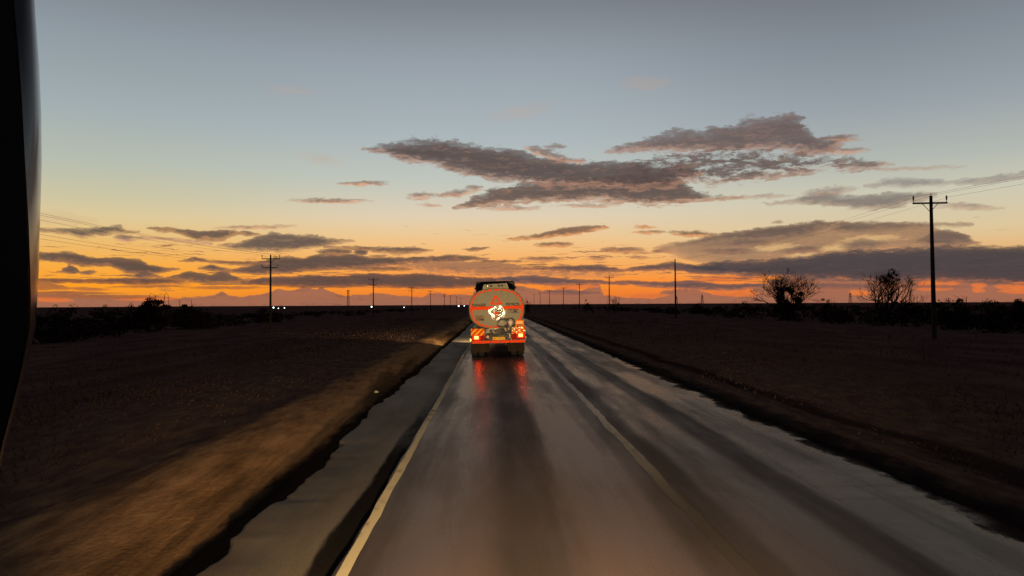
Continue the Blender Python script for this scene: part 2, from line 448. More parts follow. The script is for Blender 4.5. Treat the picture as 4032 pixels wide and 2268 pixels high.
# dark bank east
clouds([
    (Rr([(820, 1272), (950, 1246), (1100, 1242), (1250, 1232), (1330, 1226), (1400, 1224), (1500, 1206), (1650, 1192), (1800, 1188), (1950, 1178), (2080, 1172), (2250, 1173), (2434, 1169), (2600, 1166)]),
     Rr([(820, 1284), (1000, 1300), (1150, 1310), (1300, 1320), (1400, 1326), (1560, 1326), (1700, 1334), (1900, 1334), (2000, 1330), (2100, 1336), (2300, 1346), (2434, 1350), (2600, 1350)])),
], lin(70, 65, 70), lin(112, 86, 80), soft=0.30, amp=0.8, opac=0.98, litdepth=0.3, tex=0.22, mottle=0.18)
clouds([thin(Rr, [(1310, 1192), (1380, 1186), (1450, 1186)], 9), thin(Rr, [(1250, 1054), (1262, 1053), (1275, 1054)], 3),
        thin(Rr, [(950, 1196), (1040, 1192), (1130, 1194)], 8)],
       lin(104, 86, 80), lin(150, 112, 92), soft=0.2, amp=0.6, opac=0.85, litdepth=0.4, tex=0.3)
# small grey clouds by the pole
clouds([
    (Rr([(1220, 965), (1340, 955), (1420, 924), (1470, 918), (1560, 932), (1650, 938), (1740, 930), (1840, 922), (1990, 914)]),
     Rr([(1220, 968), (1340, 966), (1420, 972), (1500, 978), (1600, 990), (1740, 992), (1800, 985), (1900, 960), (1990, 940)])),
], lin(120, 110, 106), lin(160, 136, 118), soft=0.35, amp=0.9, streak=0.5, opac=0.9, litdepth=0.4, tex=0.3)
clouds([
    (Rr([(1690, 880), (1780, 858), (1880, 850), (2000, 855), (2075, 868)]), Rr([(1690, 884), (1780, 882), (1880, 888), (2000, 884), (2075, 872)])),
    (Rr([(2090, 866), (2200, 846), (2330, 830), (2460, 815)]), Rr([(2090, 870), (2200, 872), (2330, 858), (2460, 835)])),
], lin(128, 122, 122), lin(162, 148, 136), soft=0.4, amp=0.6, streak=0.4, opac=0.85, litdepth=0.5, tex=0.3)
clouds([
    thin(Rr, [(1420, 915), (1500, 906), (1590, 903)], 9), thin(Rr, [(2060, 976), (2160, 978), (2255, 986)], 8), thin(Rr, [(1070, 942), (1160, 940), (1250, 933)], 4),
    thin(Rr, [(1780, 800), (1880, 806), (1980, 796)], 4),
], lin(130, 118, 112), lin(186, 152, 128), soft=0.3, amp=0.6, streak=0.4, opac=0.8, litdepth=0.4, tex=0.3)

# -- the big torn cloud in the middle: lower body, right wing, left wing
DK, LT = lin(92, 78, 75), lin(166, 126, 106)
clouds([
    (M([(1170, 208), (1290, 168), (1440, 130), (1520, 124), (1600, 118), (1680, 104), (1760, 84), (1850, 70), (1940, 54), (1985, 66), (2010, 110), (2070, 150), (2120, 156), (2190, 155)]),
     M([(1170, 212), (1350, 206), (1500, 216), (1650, 206), (1850, 206), (2000, 222), (2120, 210), (2190, 160)])),
], lin(106, 91, 88), lin(166, 124, 104), soft=0.5, amp=1.7, streak=0.4, opac=0.94, litdepth=0.6, tex=0.55)
clouds([
    (M([(1280, 262), (1450, 232), (1600, 200), (1750, 198), (1900, 216), (2050, 238), (2240, 238), (2375, 256)]),
     M([(1280, 330), (1500, 346), (1650, 346), (1800, 332), (1950, 306), (2150, 286), (2300, 276), (2375, 260)])),
], lin(102, 88, 85), lin(170, 130, 110), soft=0.5, amp=1.9, streak=0.6, opac=0.94, litdepth=0.7, tex=0.6, holes=1.0)
clouds([
    (M([(540, 446), (610, 402), (680, 372), (780, 350), (900, 332), (1100, 318), (1300, 312), (1480, 326), (1550, 380), (1620, 398), (1730, 403)]),
     M([(540, 450), (700, 437), (900, 427), (1100, 413), (1250, 426), (1400, 438), (1550, 420), (1730, 408)])),
], lin(96, 80, 75), lin(178, 130, 102), soft=0.35, amp=1.4, streak=0.5, opac=0.95, litdepth=0.5, tex=0.6)
clouds([
    (M([(165, 196), (230, 174), (320, 166), (400, 166), (460, 162), (520, 176), (640, 190), (780, 213), (900, 236), (1050, 254), (1250, 254), (1400, 268), (1560, 300)]),
     M([(165, 206), (300, 248), (430, 270), (560, 302), (700, 330), (850, 346), (1000, 352), (1150, 352), (1300, 368), (1450, 360), (1560, 310)])),
], DK, LT, soft=0.42, amp=1.3, streak=0.4, opac=0.96, litdepth=0.5, tex=0.6)
clouds([
    (M([(815, 190), (880, 194), (960, 214), (1060, 248)]), M([(815, 196), (900, 226), (980, 246), (1060, 254)])),
    (M([(455, 395), (530, 374), (590, 380)]), M([(455, 399), (540, 403), (590, 386)])),
    thin(M, [(345, 402), (385, 398), (420, 401)], 9), thin(M, [(1035, 441), (1100, 438), (1165, 441)], 4), thin(M, [(410, 436), (435, 436), (462, 438)], 4),
    thin(M, [(940, 192), (960, 190), (985, 192)], 5), thin(M, [(2130, 158), (2170, 155), (2220, 152)], 7), thin(M, [(700, 450), (760, 449), (820, 451)], 4),
    thin(M, [(2120, 204), (2180, 206), (2230, 204)], 7), thin(M, [(590, 372), (612, 368), (635, 370)], 8),
], lin(122, 102, 94), lin(204, 150, 118), soft=0.3, amp=0.7, streak=0.4, opac=0.9, litdepth=0.3, tex=0.35)

# below the horizon the sky fades into dark earth colours
skyc = w.mix(w.step(EL, -4.0, -0.4), lin(30, 20, 18), SKY[0])
bgn = w.n.new('ShaderNodeBackground')
bgn.inputs['Strength'].default_value = 1.0
w.l.new(skyc, bgn.inputs['Color'])
wo = w.n.new('ShaderNodeOutputWorld')
w.l.new(bgn.outputs[0], wo.inputs['Surface'])


# ------------------------------------------------------------------ headlamps of the vehicle the photo is taken from
def spot(name, loc, aim, watts, col, size, blend, rad=0.07, parent=None):
    d = bpy.data.lights.new(name, 'SPOT')
    d.energy = watts
    d.color = col
    d.spot_size = R(size)
    d.spot_blend = blend
    d.shadow_soft_size = rad
    o = bpy.data.objects.new(name, d)
    COL.objects.link(o)
    o.location = loc
    o.rotation_euler = (Vector(aim) - Vector(loc)).to_track_quat('-Z', 'Y').to_euler()
    if parent:
        o.parent = parent
    return o


WARM = (1.0, 0.70, 0.36)
for lx in (-0.45, 1.25):
    spot('headlight_beam', (lx, 1.6, 0.78), (lx - 0.5, 30, 0.6), 8500, WARM, 74, 1.0)
    spot('headlight_beam', (lx, 1.6, 0.78), (0.0, 34, 1.3), 9500, WARM, 26, 1.0)


# ------------------------------------------------------------------ helpers
def new_mat(name, color=(0.5, 0.5, 0.5), rough=0.6, metal=0.0, spec=0.5, emit=None, estr=0.0, coat=0.0):
    m = bpy.data.materials.new(name)
    m.use_nodes = True
    b = m.node_tree.nodes['Principled BSDF']
    b.inputs['Base Color'].default_value = (*color, 1)
    b.inputs['Roughness'].default_value = rough
    b.inputs['Metallic'].default_value = metal
    b.inputs['Specular IOR Level'].default_value = spec
    b.inputs['Coat Weight'].default_value = coat
    if emit:
        b.inputs['Emission Color'].default_value = (*emit, 1)
        b.inputs['Emission Strength'].default_value = estr
    return m


def bsdf(m):
    return m.node_tree.nodes['Principled BSDF']


def vary(m, scale=6.0, amount=0.35, rough_amount=0.15, bump=0.0, stretch=(1, 1, 1), detail=5):
    """dirt and wear: noise over colour, gloss and relief in object space"""
    t = NT(m.node_tree)
    b = bsdf(m)
    tcn = t.n.new('ShaderNodeTexCoord')
    mp = t.n.new('ShaderNodeMapping')
    mp.inputs['Scale'].default_value = stretch
    t.l.new(tcn.outputs['Object'], mp.inputs['Vector'])
    n = t.noise(mp.outputs[0], scale, detail, 0.6)
    f = t.step(n, 0.3, 0.7, 1.0 - amount, 1.0 + amount)
    c = b.inputs['Base Color'].default_value[:]
    t.l.new(t.mix(1.0, c, t.xyz(f, f, f), 'MULTIPLY'), b.inputs['Base Color'])
    r = b.inputs['Roughness'].default_value
    t.l.new(t.step(n, 0.3, 0.7, max(0.03, r - rough_amount), min(1, r + rough_amount)), b.inputs['Roughness'])
    if bump:
        bn = t.n.new('ShaderNodeBump')
        bn.inputs['Strength'].default_value = 1.0
        bn.inputs['Distance'].default_value = bump
        t.l.new(n, bn.inputs['Height'])
        t.l.new(bn.outputs[0], b.inputs['Normal'])
    return m


class MB:
    """collects shapes into ONE mesh"""

    def __init__(s):
        s.v = []
        s.f = []

    def add(s, vs, fs):
        o = len(s.v)
        s.v.extend([tuple(q) for q in vs])
        s.f.extend([tuple(i + o for i in q) for q in fs])
        return s

    def box(s, c, d, rz=0.0, rx=0.0, ry=0.0):
        x, y, z = [q / 2 for q in d]
        p = [Vector((i * x, j * y, k * z)) for i in (-1, 1) for j in (-1, 1) for k in (-1, 1)]
        m = Matrix.Rotation(rz, 3, 'Z') @ Matrix.Rotation(ry, 3, 'Y') @ Matrix.Rotation(rx, 3, 'X')
        return s.add([m @ q + Vector(c) for q in p],
                     [(0, 1, 3, 2), (4, 6, 7, 5), (0, 4, 5, 1), (2, 3, 7, 6), (0, 2, 6, 4), (1, 5, 7, 3)])

    def loft(s, rings, cap=True, closed=True):
        n = len(rings[0])
        vs = [q for r in rings for q in r]
        fs = []
        for i in range(len(rings) - 1):
            for j in range(n if closed else n - 1):
                k = (j + 1) % n
                fs.append((i * n + j, i * n + k, (i + 1) * n + k, (i + 1) * n + j))
        if cap:
            fs.append(tuple(range(n))[::-1])
            fs.append(tuple((len(rings) - 1) * n + j for j in range(n)))
        return s.add(vs, fs)

    def tube(s, pts, r, n=8, cap=True):
        pts = [Vector(p) for p in pts]
        rs = r if isinstance(r, (list, tuple)) else [r] * len(pts)
        rings = []
        for i, p in enumerate(pts):
            t = (pts[min(i + 1, len(pts) - 1)] - pts[max(i - 1, 0)])
            if t.length < 1e-9:
                t = Vector((0, 0, 1))
            t.normalize()
            a = Vector((0, 0, 1)) if abs(t.z) < 0.9 else Vector((1, 0, 0))
            u = t.cross(a).normalized()
            v = t.cross(u)
            rings.append([p + (u * math.cos(2 * math.pi * k / n) + v * math.sin(2 * math.pi * k / n)) * rs[i] for k in range(n)])
        return s.loft(rings, cap)

    def cyl(s, a, b, r, n=20):
        return s.tube([a, b], r, n)

    def prism(s, pts, y0, y1):
        """outline in x,z extruded along y"""
        n = len(pts)
        vs = [(x, y0, z) for x, z in pts] + [(x, y1, z) for x, z in pts]
        fs = [tuple(range(n)), tuple(range(2 * n - 1, n - 1, -1))] + [(i, i + n, (i + 1) % n + n, (i + 1) % n) for i in range(n)]
        return s.add(vs, fs)

    def build(s, name, mat, parent=None, smooth=False, bevel=0.0, loc=None):
        me = bpy.data.meshes.new(name)
        me.from_pydata(s.v, [], s.f)
        me.update()
        bm = bmesh.new()
        bm.from_mesh(me)
        bmesh.ops.recalc_face_normals(bm, faces=bm.faces)
        if bevel:
            es = [e for e in bm.edges if len(e.link_faces) == 2 and e.calc_face_angle(0) > 0.5]
            bmesh.ops.bevel(bm, geom=es, offset=bevel, segments=2, affect='EDGES', clamp_overlap=True)
        bm.to_mesh(me)
        bm.free()
        if smooth:
            me.polygons.foreach_set('use_smooth', [True] * len(me.polygons))
            if hasattr(me, 'set_sharp_from_angle'):
                me.set_sharp_from_angle(angle=R(40))
        me.materials.append(mat)
        o = bpy.data.objects.new(name, me)
        COL.objects.link(o)
        if loc is not None:
            o.location = loc
        if parent:
            o.parent = parent
        return o


def grid_obj(name, V, F, mat, smooth=True):
    me = bpy.data.meshes.new(name)
    me.vertices.add(len(V))
    me.vertices.foreach_set('co', np.asarray(V, dtype=np.float32).ravel())
    F = np.asarray(F, dtype=np.int32)
    k = F.shape[1]
    me.loops.add(F.size)
    me.loops.foreach_set('vertex_index', F.ravel())
    me.polygons.add(len(F))
    me.polygons.foreach_set('loop_start', np.arange(0, F.size, k, dtype=np.int32))
    me.polygons.foreach_set('loop_total', np.full(len(F), k, dtype=np.int32))
    me.update(calc_edges=True)
    if smooth:
        me.polygons.foreach_set('use_smooth', [True] * len(F))
    me.materials.append(mat)
    o = bpy.data.objects.new(name, me)
    COL.objects.link(o)
    return o


def tag(o, label=None, cat=None, group=None, kind=None):
    for k, v in (('label', label), ('category', cat), ('group', group), ('kind', kind)):
        if v:
            o[k] = v
    return o


def empty(name, loc, label, cat, group=None, rot=(0, 0, 0)):
    o = bpy.data.objects.new(name, None)
    COL.objects.link(o)
    o.empty_display_size = 0.2
    o.location = loc
    o.rotation_euler = rot
    return tag(o, label, cat, group)


def kids(o):
    return [c for c in COL.objects if c.parent == o]


def copy_tree(o, parent=None):
    c = o.copy()
    COL.objects.link(c)
    c.parent = parent
    for ch in kids(o):
        copy_tree(ch, c)
    return c


def hash2(ix, iy, seed):
    h = (ix.astype(np.int64) * 374761393 + iy.astype(np.int64) * 668265263 + seed * 69069) & 0xffffffff
    h = ((h ^ (h >> 13)) * 1274126177) & 0xffffffff
    return ((h ^ (h >> 16)) & 0xffff) / 65535.0


def vnoise(x, y, seed=0):
    x = np.asarray(x, float)
    y = np.asarray(y, float)
    x, y = np.broadcast_arrays(x, y)
    ix, iy = np.floor(x), np.floor(y)
    fx, fy = x - ix, y - iy
    fx = fx * fx * (3 - 2 * fx)
    fy = fy * fy * (3 - 2 * fy)
    a, b = hash2(ix, iy, seed), hash2(ix + 1, iy, seed)
    c, d = hash2(ix, iy + 1, seed), hash2(ix + 1, iy + 1, seed)
    return ((a * (1 - fx) + b * fx) * (1 - fy) + (c * (1 - fx) + d * fx) * fy) * 2 - 1


def fbm(x, y, seed=0, n=4):
    s, a = 0.0, 0.5
    for i in range(n):
        s = s + a * vnoise(np.asarray(x) * 2 ** i, np.asarray(y) * 2 ** i, seed + i)
        a *= 0.5
    return s


def sst(x, a, b):
    t = np.clip((np.asarray(x, float) - a) / (b - a), 0, 1)
    return t * t * (3 - 2 * t)


# ------------------------------------------------------------------ ground and road
LANE_L, CENTRE, EDGE_R, EDGE_L = -1.42, 2.20, 5.50, -2.74


def edge_left(y):
    y = np.asarray(y, float)
    return EDGE_L + 0.09 * vnoise(y * 0.16, 0, 3) + 0.08 * vnoise(y * 0.55, 5, 4) + 0.05 * vnoise(y * 1.7, 9, 5) + 0.035 * vnoise(y * 4.3, 2, 6) + 0.022 * vnoise(y * 9.0, 2, 7)


def edge_right(y):
    y = np.asarray(y, float)
    return EDGE_R + 0.10 * vnoise(y * 0.12, 3, 13) + 0.07 * vnoise(y * 0.7, 5, 14) + 0.05 * vnoise(y * 2.6, 9, 15) + 0.03 * vnoise(y * 7.0, 9, 16)


def ground_z(x, y):
    x = np.asarray(x, float)
    y = np.asarray(y, float)
    dl = np.maximum(0, edge_left(y) - x)
    dr = np.maximum(0, x - edge_right(y))
    near = np.exp(-y / 90.0)
    z = -0.19 + 0 * x
    rut = 0.055 * fbm(x * 0.9, y * 0.10, 31, 3) + 0.035 * fbm(x * 2.6, y * 0.45, 41, 3)
    z = z + rut * sst(dl, 0.2, 1.2) * near + 0.03 * fbm(x * 3.1, y * 1.1, 77, 3) * sst(dl, 0.0, 0.6) * near
    z = z - 0.13 * sst(dl, -0.1, 0.05) + 0.18 * sst(dl, 0.3, 2.2) - 0.09 * sst(dl, 2.6, 3.2) + 0.10 * sst(dl, 3.6, 5.0) - 0.22 * sst(dl, 6, 14)
    z = z - 1.5 * sst(dl, 30, 110) * sst(y, 90, 230)
    z = z - 0.08 * sst(dr, -0.1, 0.05) + 0.14 * sst(dr, 0.5, 1.7) - 0.14 * sst(dr, 1.5, 2.2) + 0.10 * sst(dr, 3.2, 4.6) + 0.40 * sst(dr, 2, 16) - 0.4 * sst(dr, 20, 60)
    z = z + (0.05 * fbm(x * 0.8, y * 0.12, 51, 3) + 0.03 * fbm(x * 2.2, y * 0.8, 57, 3)) * sst(dr, 0.3, 1.5) * near
    far = sst(np.maximum(dl, dr), 8, 40)
    z = z + far * (0.18 * fbm(x * 0.05, y * 0.05, 61, 3))
    return z


ys = np.concatenate([[-30, -10, -3], 3.0 * (6000 / 3.0) ** (np.linspace(0, 1, 430))])
u = np.linspace(-1, 1, 301)
xs = 1.4 + np.sinh(u * 7.2) / math.sinh(7.2) * 5000 * 0.5 + u * 14
X, Y = np.meshgrid(xs, ys)
Z = ground_z(X, Y)
nx, ny = len(xs), len(ys)
idx = np.arange(nx * ny).reshape(ny, nx)
F = np.stack([idx[:-1, :-1], idx[:-1, 1:], idx[1:, 1:], idx[1:, :-1]], -1).reshape(-1, 4)

gm = bpy.data.materials.new('earth')
gm.use_nodes = True
t = NT(gm.node_tree)
gx, gy, gz = t.sep(t.n.new('ShaderNodeNewGeometry').outputs['Position'])
flat = t.xyz(t.m('MULTIPLY', gx, 1.0), t.m('MULTIPLY', gy, 0.28), 0.0)
iso = t.xyz(gx, gy, 0.0)
n1 = t.noise(flat, 0.55, 5, 0.6)
n2 = t.noise(flat, 3.2, 6, 0.68)
n3 = t.noise(iso, 14.0, 4, 0.7)
sand = t.mix(t.step(n2, 0.3, 0.72), (0.24, 0.122, 0.052, 1), (0.39, 0.205, 0.092, 1))
sand = t.mix(t.step(n3, 0.35, 0.75, 0.0, 0.3), sand, (0.07, 0.042, 0.022, 1))
streak = t.noise(t.xyz(t.m('MULTIPLY_ADD', gy, 0.05, gx), t.m('MULTIPLY', gy, 0.07), 5.0), 0.9, 5, 0.6)
sand = t.mix(t.step(streak, 0.49, 0.66, 0.0, 0.72), sand, (0.035, 0.022, 0.012, 1))
dry = t.mix(t.step(n2, 0.35, 0.7), (0.070, 0.038, 0.030, 1), (0.125, 0.074, 0.046, 1))
soil = t.mix(t.step(n1, 0.3, 0.7), (0.060, 0.030, 0.027, 1), (0.110, 0.057, 0.046, 1))
wob = t.m('MULTIPLY_ADD', t.m('SUBTRACT', n1, 0.5), 4.5, gx)
wob = t.m('MULTIPLY_ADD', t.m('SUBTRACT', n2, 0.5), 1.8, wob)
k_sand = t.m('MULTIPLY', t.step(wob, -6.0, -4.0), t.step(wob, 0.0, 2.0, 1.0, 0.0))
k_dry = t.m('MULTIPLY', t.step(wob, -15, -8), t.step(wob, 10, 16, 1.0, 0.0))
c = t.mix(k_dry, soil, dry)
c = t.mix(k_sand, c, sand)
c = t.mix(t.m('MULTIPLY', t.step(t.m('MULTIPLY_ADD', t.m('SUBTRACT', n2, 0.5), 0.7, gx), -3.52, -3.25), t.step(t.m('MULTIPLY_ADD', t.m('SUBTRACT', n2, 0.5), 0.9, gx), 6.3, 7.0, 0.92, 0.0)), c, (0.012, 0.008, 0.007, 1))  # shadow gap below the asphalt edges, widened by darkening the earth colour
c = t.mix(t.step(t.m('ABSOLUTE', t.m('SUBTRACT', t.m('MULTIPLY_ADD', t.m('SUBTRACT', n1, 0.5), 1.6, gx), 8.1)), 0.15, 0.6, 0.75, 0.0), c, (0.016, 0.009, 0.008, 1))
b = bsdf(gm)
t.l.new(c, b.inputs['Base Color'])
b.inputs['Roughness'].default_value = 0.95
b.inputs['Specular IOR Level'].default_value = 0.0
bn = t.n.new('ShaderNodeBump')
bn.inputs['Distance'].default_value = 0.05
t.l.new(t.m('ADD', n2, t.m('MULTIPLY', n3, 0.4)), bn.inputs['Height'])
t.l.new(bn.outputs[0], b.inputs['Normal'])
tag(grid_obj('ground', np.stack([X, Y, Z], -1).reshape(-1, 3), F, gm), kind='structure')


def strip(name, rows, mat, smooth=False):
    """rows: list of arrays of points along y -> one sheet"""
    n = len(rows[0])
    V = np.concatenate([np.asarray(r) for r in rows])
    fs = []
    for i in range(len(rows) - 1):
        a = np.arange(n - 1) + i * n
        fs.append(np.stack([a, a + n, a + n + 1, a + 1], -1))
    return grid_obj(name, V, np.concatenate(fs), mat, smooth)


yr = np.concatenate([np.arange(-8, 60, 0.12), np.arange(60, 200, 0.6), 200 * (25.0) ** np.linspace(0, 1, 60)])


def P(x, z):
    return np.stack([x + 0 * yr, yr, z + 0 * yr], -1)


def asphalt(name, lane):
    m = bpy.data.materials.new(name)
    m.use_nodes = True
    t = NT(m.node_tree)
    px, py, pz = t.sep(t.n.new('ShaderNodeNewGeometry').outputs['Position'])
    long = t.xyz(px, t.m('MULTIPLY', py, 0.07), 0.0)
    mid = t.xyz(px, t.m('MULTIPLY', py, 0.22), 7.0)
    a1 = t.noise(long, 1.6, 5, 0.6)
    a2 = t.noise(mid, 1.1, 6, 0.62)
    a3 = t.noise(t.xyz(px, py, 0.0), 60.0, 2, 0.6)
    b = bsdf(m)
    if lane:
        def track(c, h):
            return t.step(t.m('ABSOLUTE', t.m('SUBTRACT', px, c)), h * 0.45, h, 1.0, 0.0)
        wx = t.m('MULTIPLY_ADD', t.m('SUBTRACT', a1, 0.5), 0.35, px)
        px0, px = px, wx
        wheel = t.m('MAXIMUM', track(-0.52, 0.62), track(1.34, 0.72))
        wheel = t.m('MAXIMUM', wheel, t.m('MULTIPLY', track(3.05, 0.55), 0.7))
        # worn smooth band along the far side, newer seal beyond it starts further on
        bandm = t.m('MULTIPLY', t.step(px, 3.95, 4.25), t.step(t.m('MULTIPLY_ADD', t.m('SUBTRACT', a2, 0.5), 9.0, py), 24.0, 27.0, 1.0, 0.0))
        wheel = t.m('MAXIMUM', wheel, bandm)
        stain = track(0.42, 0.44)
        seam = t.m('MAXIMUM', track(3.75, 0.32), t.m('MAXIMUM', track(2.42, 0.30), t.m('MULTIPLY', track(2.0, 0.22), 0.6)))
        dark = t.m('MAXIMUM', t.m('MULTIPLY', stain, 0.85), t.m('MULTIPLY', seam, 0.8))
        dirt = t.step(t.m('MULTIPLY_ADD', t.m('SUBTRACT', t.noise(t.xyz(px, t.m('MULTIPLY', py, 0.6), 2.0), 1.6, 6, 0.7), 0.5), 1.1, px0), 5.05, 5.42)
        colr = t.mix(t.step(a2, 0.3, 0.7), (0.047, 0.032, 0.028, 1), (0.066, 0.045, 0.038, 1))
        colr = t.mix(t.m('MULTIPLY', wheel, 0.5), colr, (0.080, 0.053, 0.048, 1))
        colr = t.mix(t.m('MULTIPLY', dark, 0.5), colr, (0.018, 0.0148, 0.013, 1))
        wet = t.step(t.m('ADD', t.m('ADD', t.m('MULTIPLY', a1, 0.62), t.m('MULTIPLY', a2, 0.38)), t.m('MULTIPLY', wheel, 0.13)), 0.38, 0.70)
        rg = t.step(wet, 0.0, 1.0, 0.42, 0.24, 'LINEAR')
        rg = t.m('ADD', rg, t.m('MULTIPLY', dark, 0.12))
        sp = t.step(wet, 0.0, 1.0, 0.011, 0.030, 'LINEAR')
        colr = t.mix(dirt, colr, (0.030, 0.019, 0.012, 1))
        rg = t.m('MAXIMUM', rg, dirt)
        sp = t.m('MULTIPLY', sp, t.m('SUBTRACT', 1.0, dirt))
    else:
        wl = t.noise(t.xyz(px, t.m('MULTIPLY', py, 0.6), 2.0), 1.8, 6, 0.7)
        colr = t.mix(t.step(a2, 0.3, 0.7), (0.080, 0.060, 0.038, 1), (0.140, 0.105, 0.066, 1))
        lip_shade = t.m('MULTIPLY', t.step(t.m('MULTIPLY_ADD', t.m('SUBTRACT', a2, 0.5), 0.5, px), -1.74, -1.66), t.step(t.m('MULTIPLY_ADD', t.m('SUBTRACT', a2, 0.5), 14.0, py), 13.0, 19.0, 1.0, 0.25))  # shadow under the raised lane's lip, painted into the shoulder colour
        colr = t.mix(lip_shade, colr, (0.007, 0.006, 0.006, 1))
        colr = t.mix(t.m('MULTIPLY', t.step(t.m('MULTIPLY_ADD', t.m('SUBTRACT', wl, 0.5), 0.9, px), -2.62, -2.35, 1.0, 0.0), 0.8), colr, (0.13, 0.078, 0.034, 1))
        rg = t.step(a2, 0.3, 0.7, 0.75, 0.6)
        sp = t.m('MULTIPLY', t.m('SUBTRACT', 1.0, lip_shade), 0.09)
    colr = t.mix(t.step(a3, 0.3, 0.7, 0.0, 0.6), colr, (0.028, 0.024, 0.020, 1))
    t.l.new(colr, b.inputs['Base Color'])
    t.put(b.inputs['Roughness'], rg)
    t.put(b.inputs['Specular IOR Level'], sp)
    bn = t.n.new('ShaderNodeBump')
    bn.inputs['Distance'].default_value = 0.004
    bn.inputs['Strength'].default_value = 0.5
    t.l.new(t.m('ADD', a3, t.m('MULTIPLY', a2, 3.0)), bn.inputs['Height'])
    t.l.new(bn.outputs[0], b.inputs['Normal'])
    return m


lane_edge = LANE_L + 0.02 * vnoise(yr * 0.35, 1, 21) + 0.012 * vnoise(yr * 1.6, 4, 22)
er = edge_right(yr)
el = edge_left(yr)
tag(strip('road', [P(lane_edge - 0.03, -0.14), P(lane_edge, -0.004), P(lane_edge + 0.02, 0.0), P(CENTRE, 0.004), P(er - 0.05, 0.0), P(er, -0.02), P(er + 0.03, -0.40)],
          asphalt('lane_asphalt', True)), kind='structure')
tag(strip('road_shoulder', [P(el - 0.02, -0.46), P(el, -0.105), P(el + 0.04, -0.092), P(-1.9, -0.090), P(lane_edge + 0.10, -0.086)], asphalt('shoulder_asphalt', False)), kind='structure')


def paint(name, wear_lo, wear_hi, col, gone=None):
    m = bpy.data.materials.new(name)
    m.use_nodes = True
    t = NT(m.node_tree)
    pos = t.n.new('ShaderNodeNewGeometry').outputs['Position']
    px, py, pz = t.sep(pos)
    a = t.noise(t.xyz(px, t.m('MULTIPLY', py, 0.5), 0.0), 4.0, 6, 0.7)
    a2 = t.noise(t.xyz(px, t.m('MULTIPLY', py, 0.05), 3.0), 2.0, 3, 0.6)
    k = t.step(t.m('ADD', t.m('MULTIPLY', a, 0.6), t.m('MULTIPLY', a2, 0.4)), wear_lo, wear_hi)
    if gone:
        k = t.m('MULTIPLY', k, t.step(t.m('MULTIPLY_ADD', t.m('SUBTRACT', a2, 0.5), 4.0, py), gone[0], gone[1], 0.04, 1.0))
    b = bsdf(m)
    t.l.new(t.mix(k, (0.026, 0.0205, 0.017, 1), col), b.inputs['Base Color'])
    b.inputs['Roughness'].default_value = 0.7
    b.inputs['Specular IOR Level'].default_value = 0.02
    return m


def line(name, c, hw, mat, jit):
    j = jit * (vnoise(yr * 0.5, 2, 71) + 0.6 * vnoise(yr * 2.2, 2, 72))
    wv = hw * (1 + 0.18 * vnoise(yr * 0.9, 6, 73))
    z0 = 0.0045 + 0.004 * np.clip((c - LANE_L) / (CENTRE - LANE_L), 0, 1)
    tag(strip(name, [P(c - wv + j, z0), P(c + wv + j, z0)], mat), kind='structure')


line('edge_line', -1.33, 0.052, paint('edge_paint', 0.30, 0.50, (0.38, 0.31, 0.19, 1)), 0.012)
line('centre_line', CENTRE, 0.075, paint('centre_paint', 0.26, 0.50, (0.40, 0.35, 0.31, 1), (8.0, 18.0)), 0.03)

# ------------------------------------------------------------------ window pillar of the photographer's vehicle
black = vary(new_mat('pillar_trim', (0.010, 0.008, 0.009), 0.75, spec=0.15), 8, 0.3)
gloss = new_mat('pillar_glass_edge', (0.016, 0.018, 0.021), 0.16, spec=0.6)
vary(gloss, 5, 0.2, 0.05)
edge_px = [(118, -420), (128, -200), (140, 0), (155, 200), (163, 420), (165, 600), (160, 760), (152, 900), (145, 1050), (134, 1180), (124, 1300), (86, 1480), (14, 1760), (-60, 2080), (-130, 2400)]
inner_px = [(10, -420), (34, -200), (55, 0), (72, 200), (87, 400), (97, 600), (106, 760), (114, 900), (119, 1050), (122, 1180), (116, 1300), (79, 1480), (7, 1760), (-67, 2080), (-137, 2400)]
rings, brings = [], []
for q, ((ex, ey), (ix, iy)) in enumerate(zip(edge_px, inner_px)):
    A0, A1 = at(ix, iy, 0.78), at(ex, ey, 0.803 + 0.0095 * min(q, 10))
    A1.z = A0.z
    nrm = Vector((0.83, -0.56, 0))
    arc = []
    for k in range(9):
        s_ = k / 8
        arc.append(A0.lerp(A1, s_) + nrm * 0.010 * math.sin(math.pi * s_))
    outer = [A1 + Vector((-0.05, 0.05, 0)), A0 + Vector((-0.10, 0.10, 0))]
    rings.append(arc + outer)
    brings.append([A0 + Vector((0.0, -0.004, 0)), A0 + Vector((-0.06, -0.10, 0)), A0 + Vector((-0.16, -0.16, 0)), A0 + Vector((-0.34, -0.14, 0)), A0 + Vector((-0.36, 0.08, 0)), A0 + Vector((-0.08, 0.07, 0))])
mb = MB()
mb.loft(brings)
pil = mb.build('window_pillar', black, smooth=True)
tag(pil, 'black curved window pillar of the following vehicle with glossy rounded edge', 'pillar')
MB().loft(rings).build('glossy_edge', gloss, pil, smooth=True)

# ------------------------------------------------------------------ the fuel tanker ahead
TY = 34.2
TX = 0.19
KX = 0.002967
truck = empty('fuel_tanker', (TX, TY, 0.0), 'grey petrol tanker truck with red reflective outline and lit brake lights on the wet road', 'truck', rot=(0, R(-1.1), 0))


def tx(c):
    return (c - 680) * KX


def tz(c):
    return 3.900 - 0.002967 * c


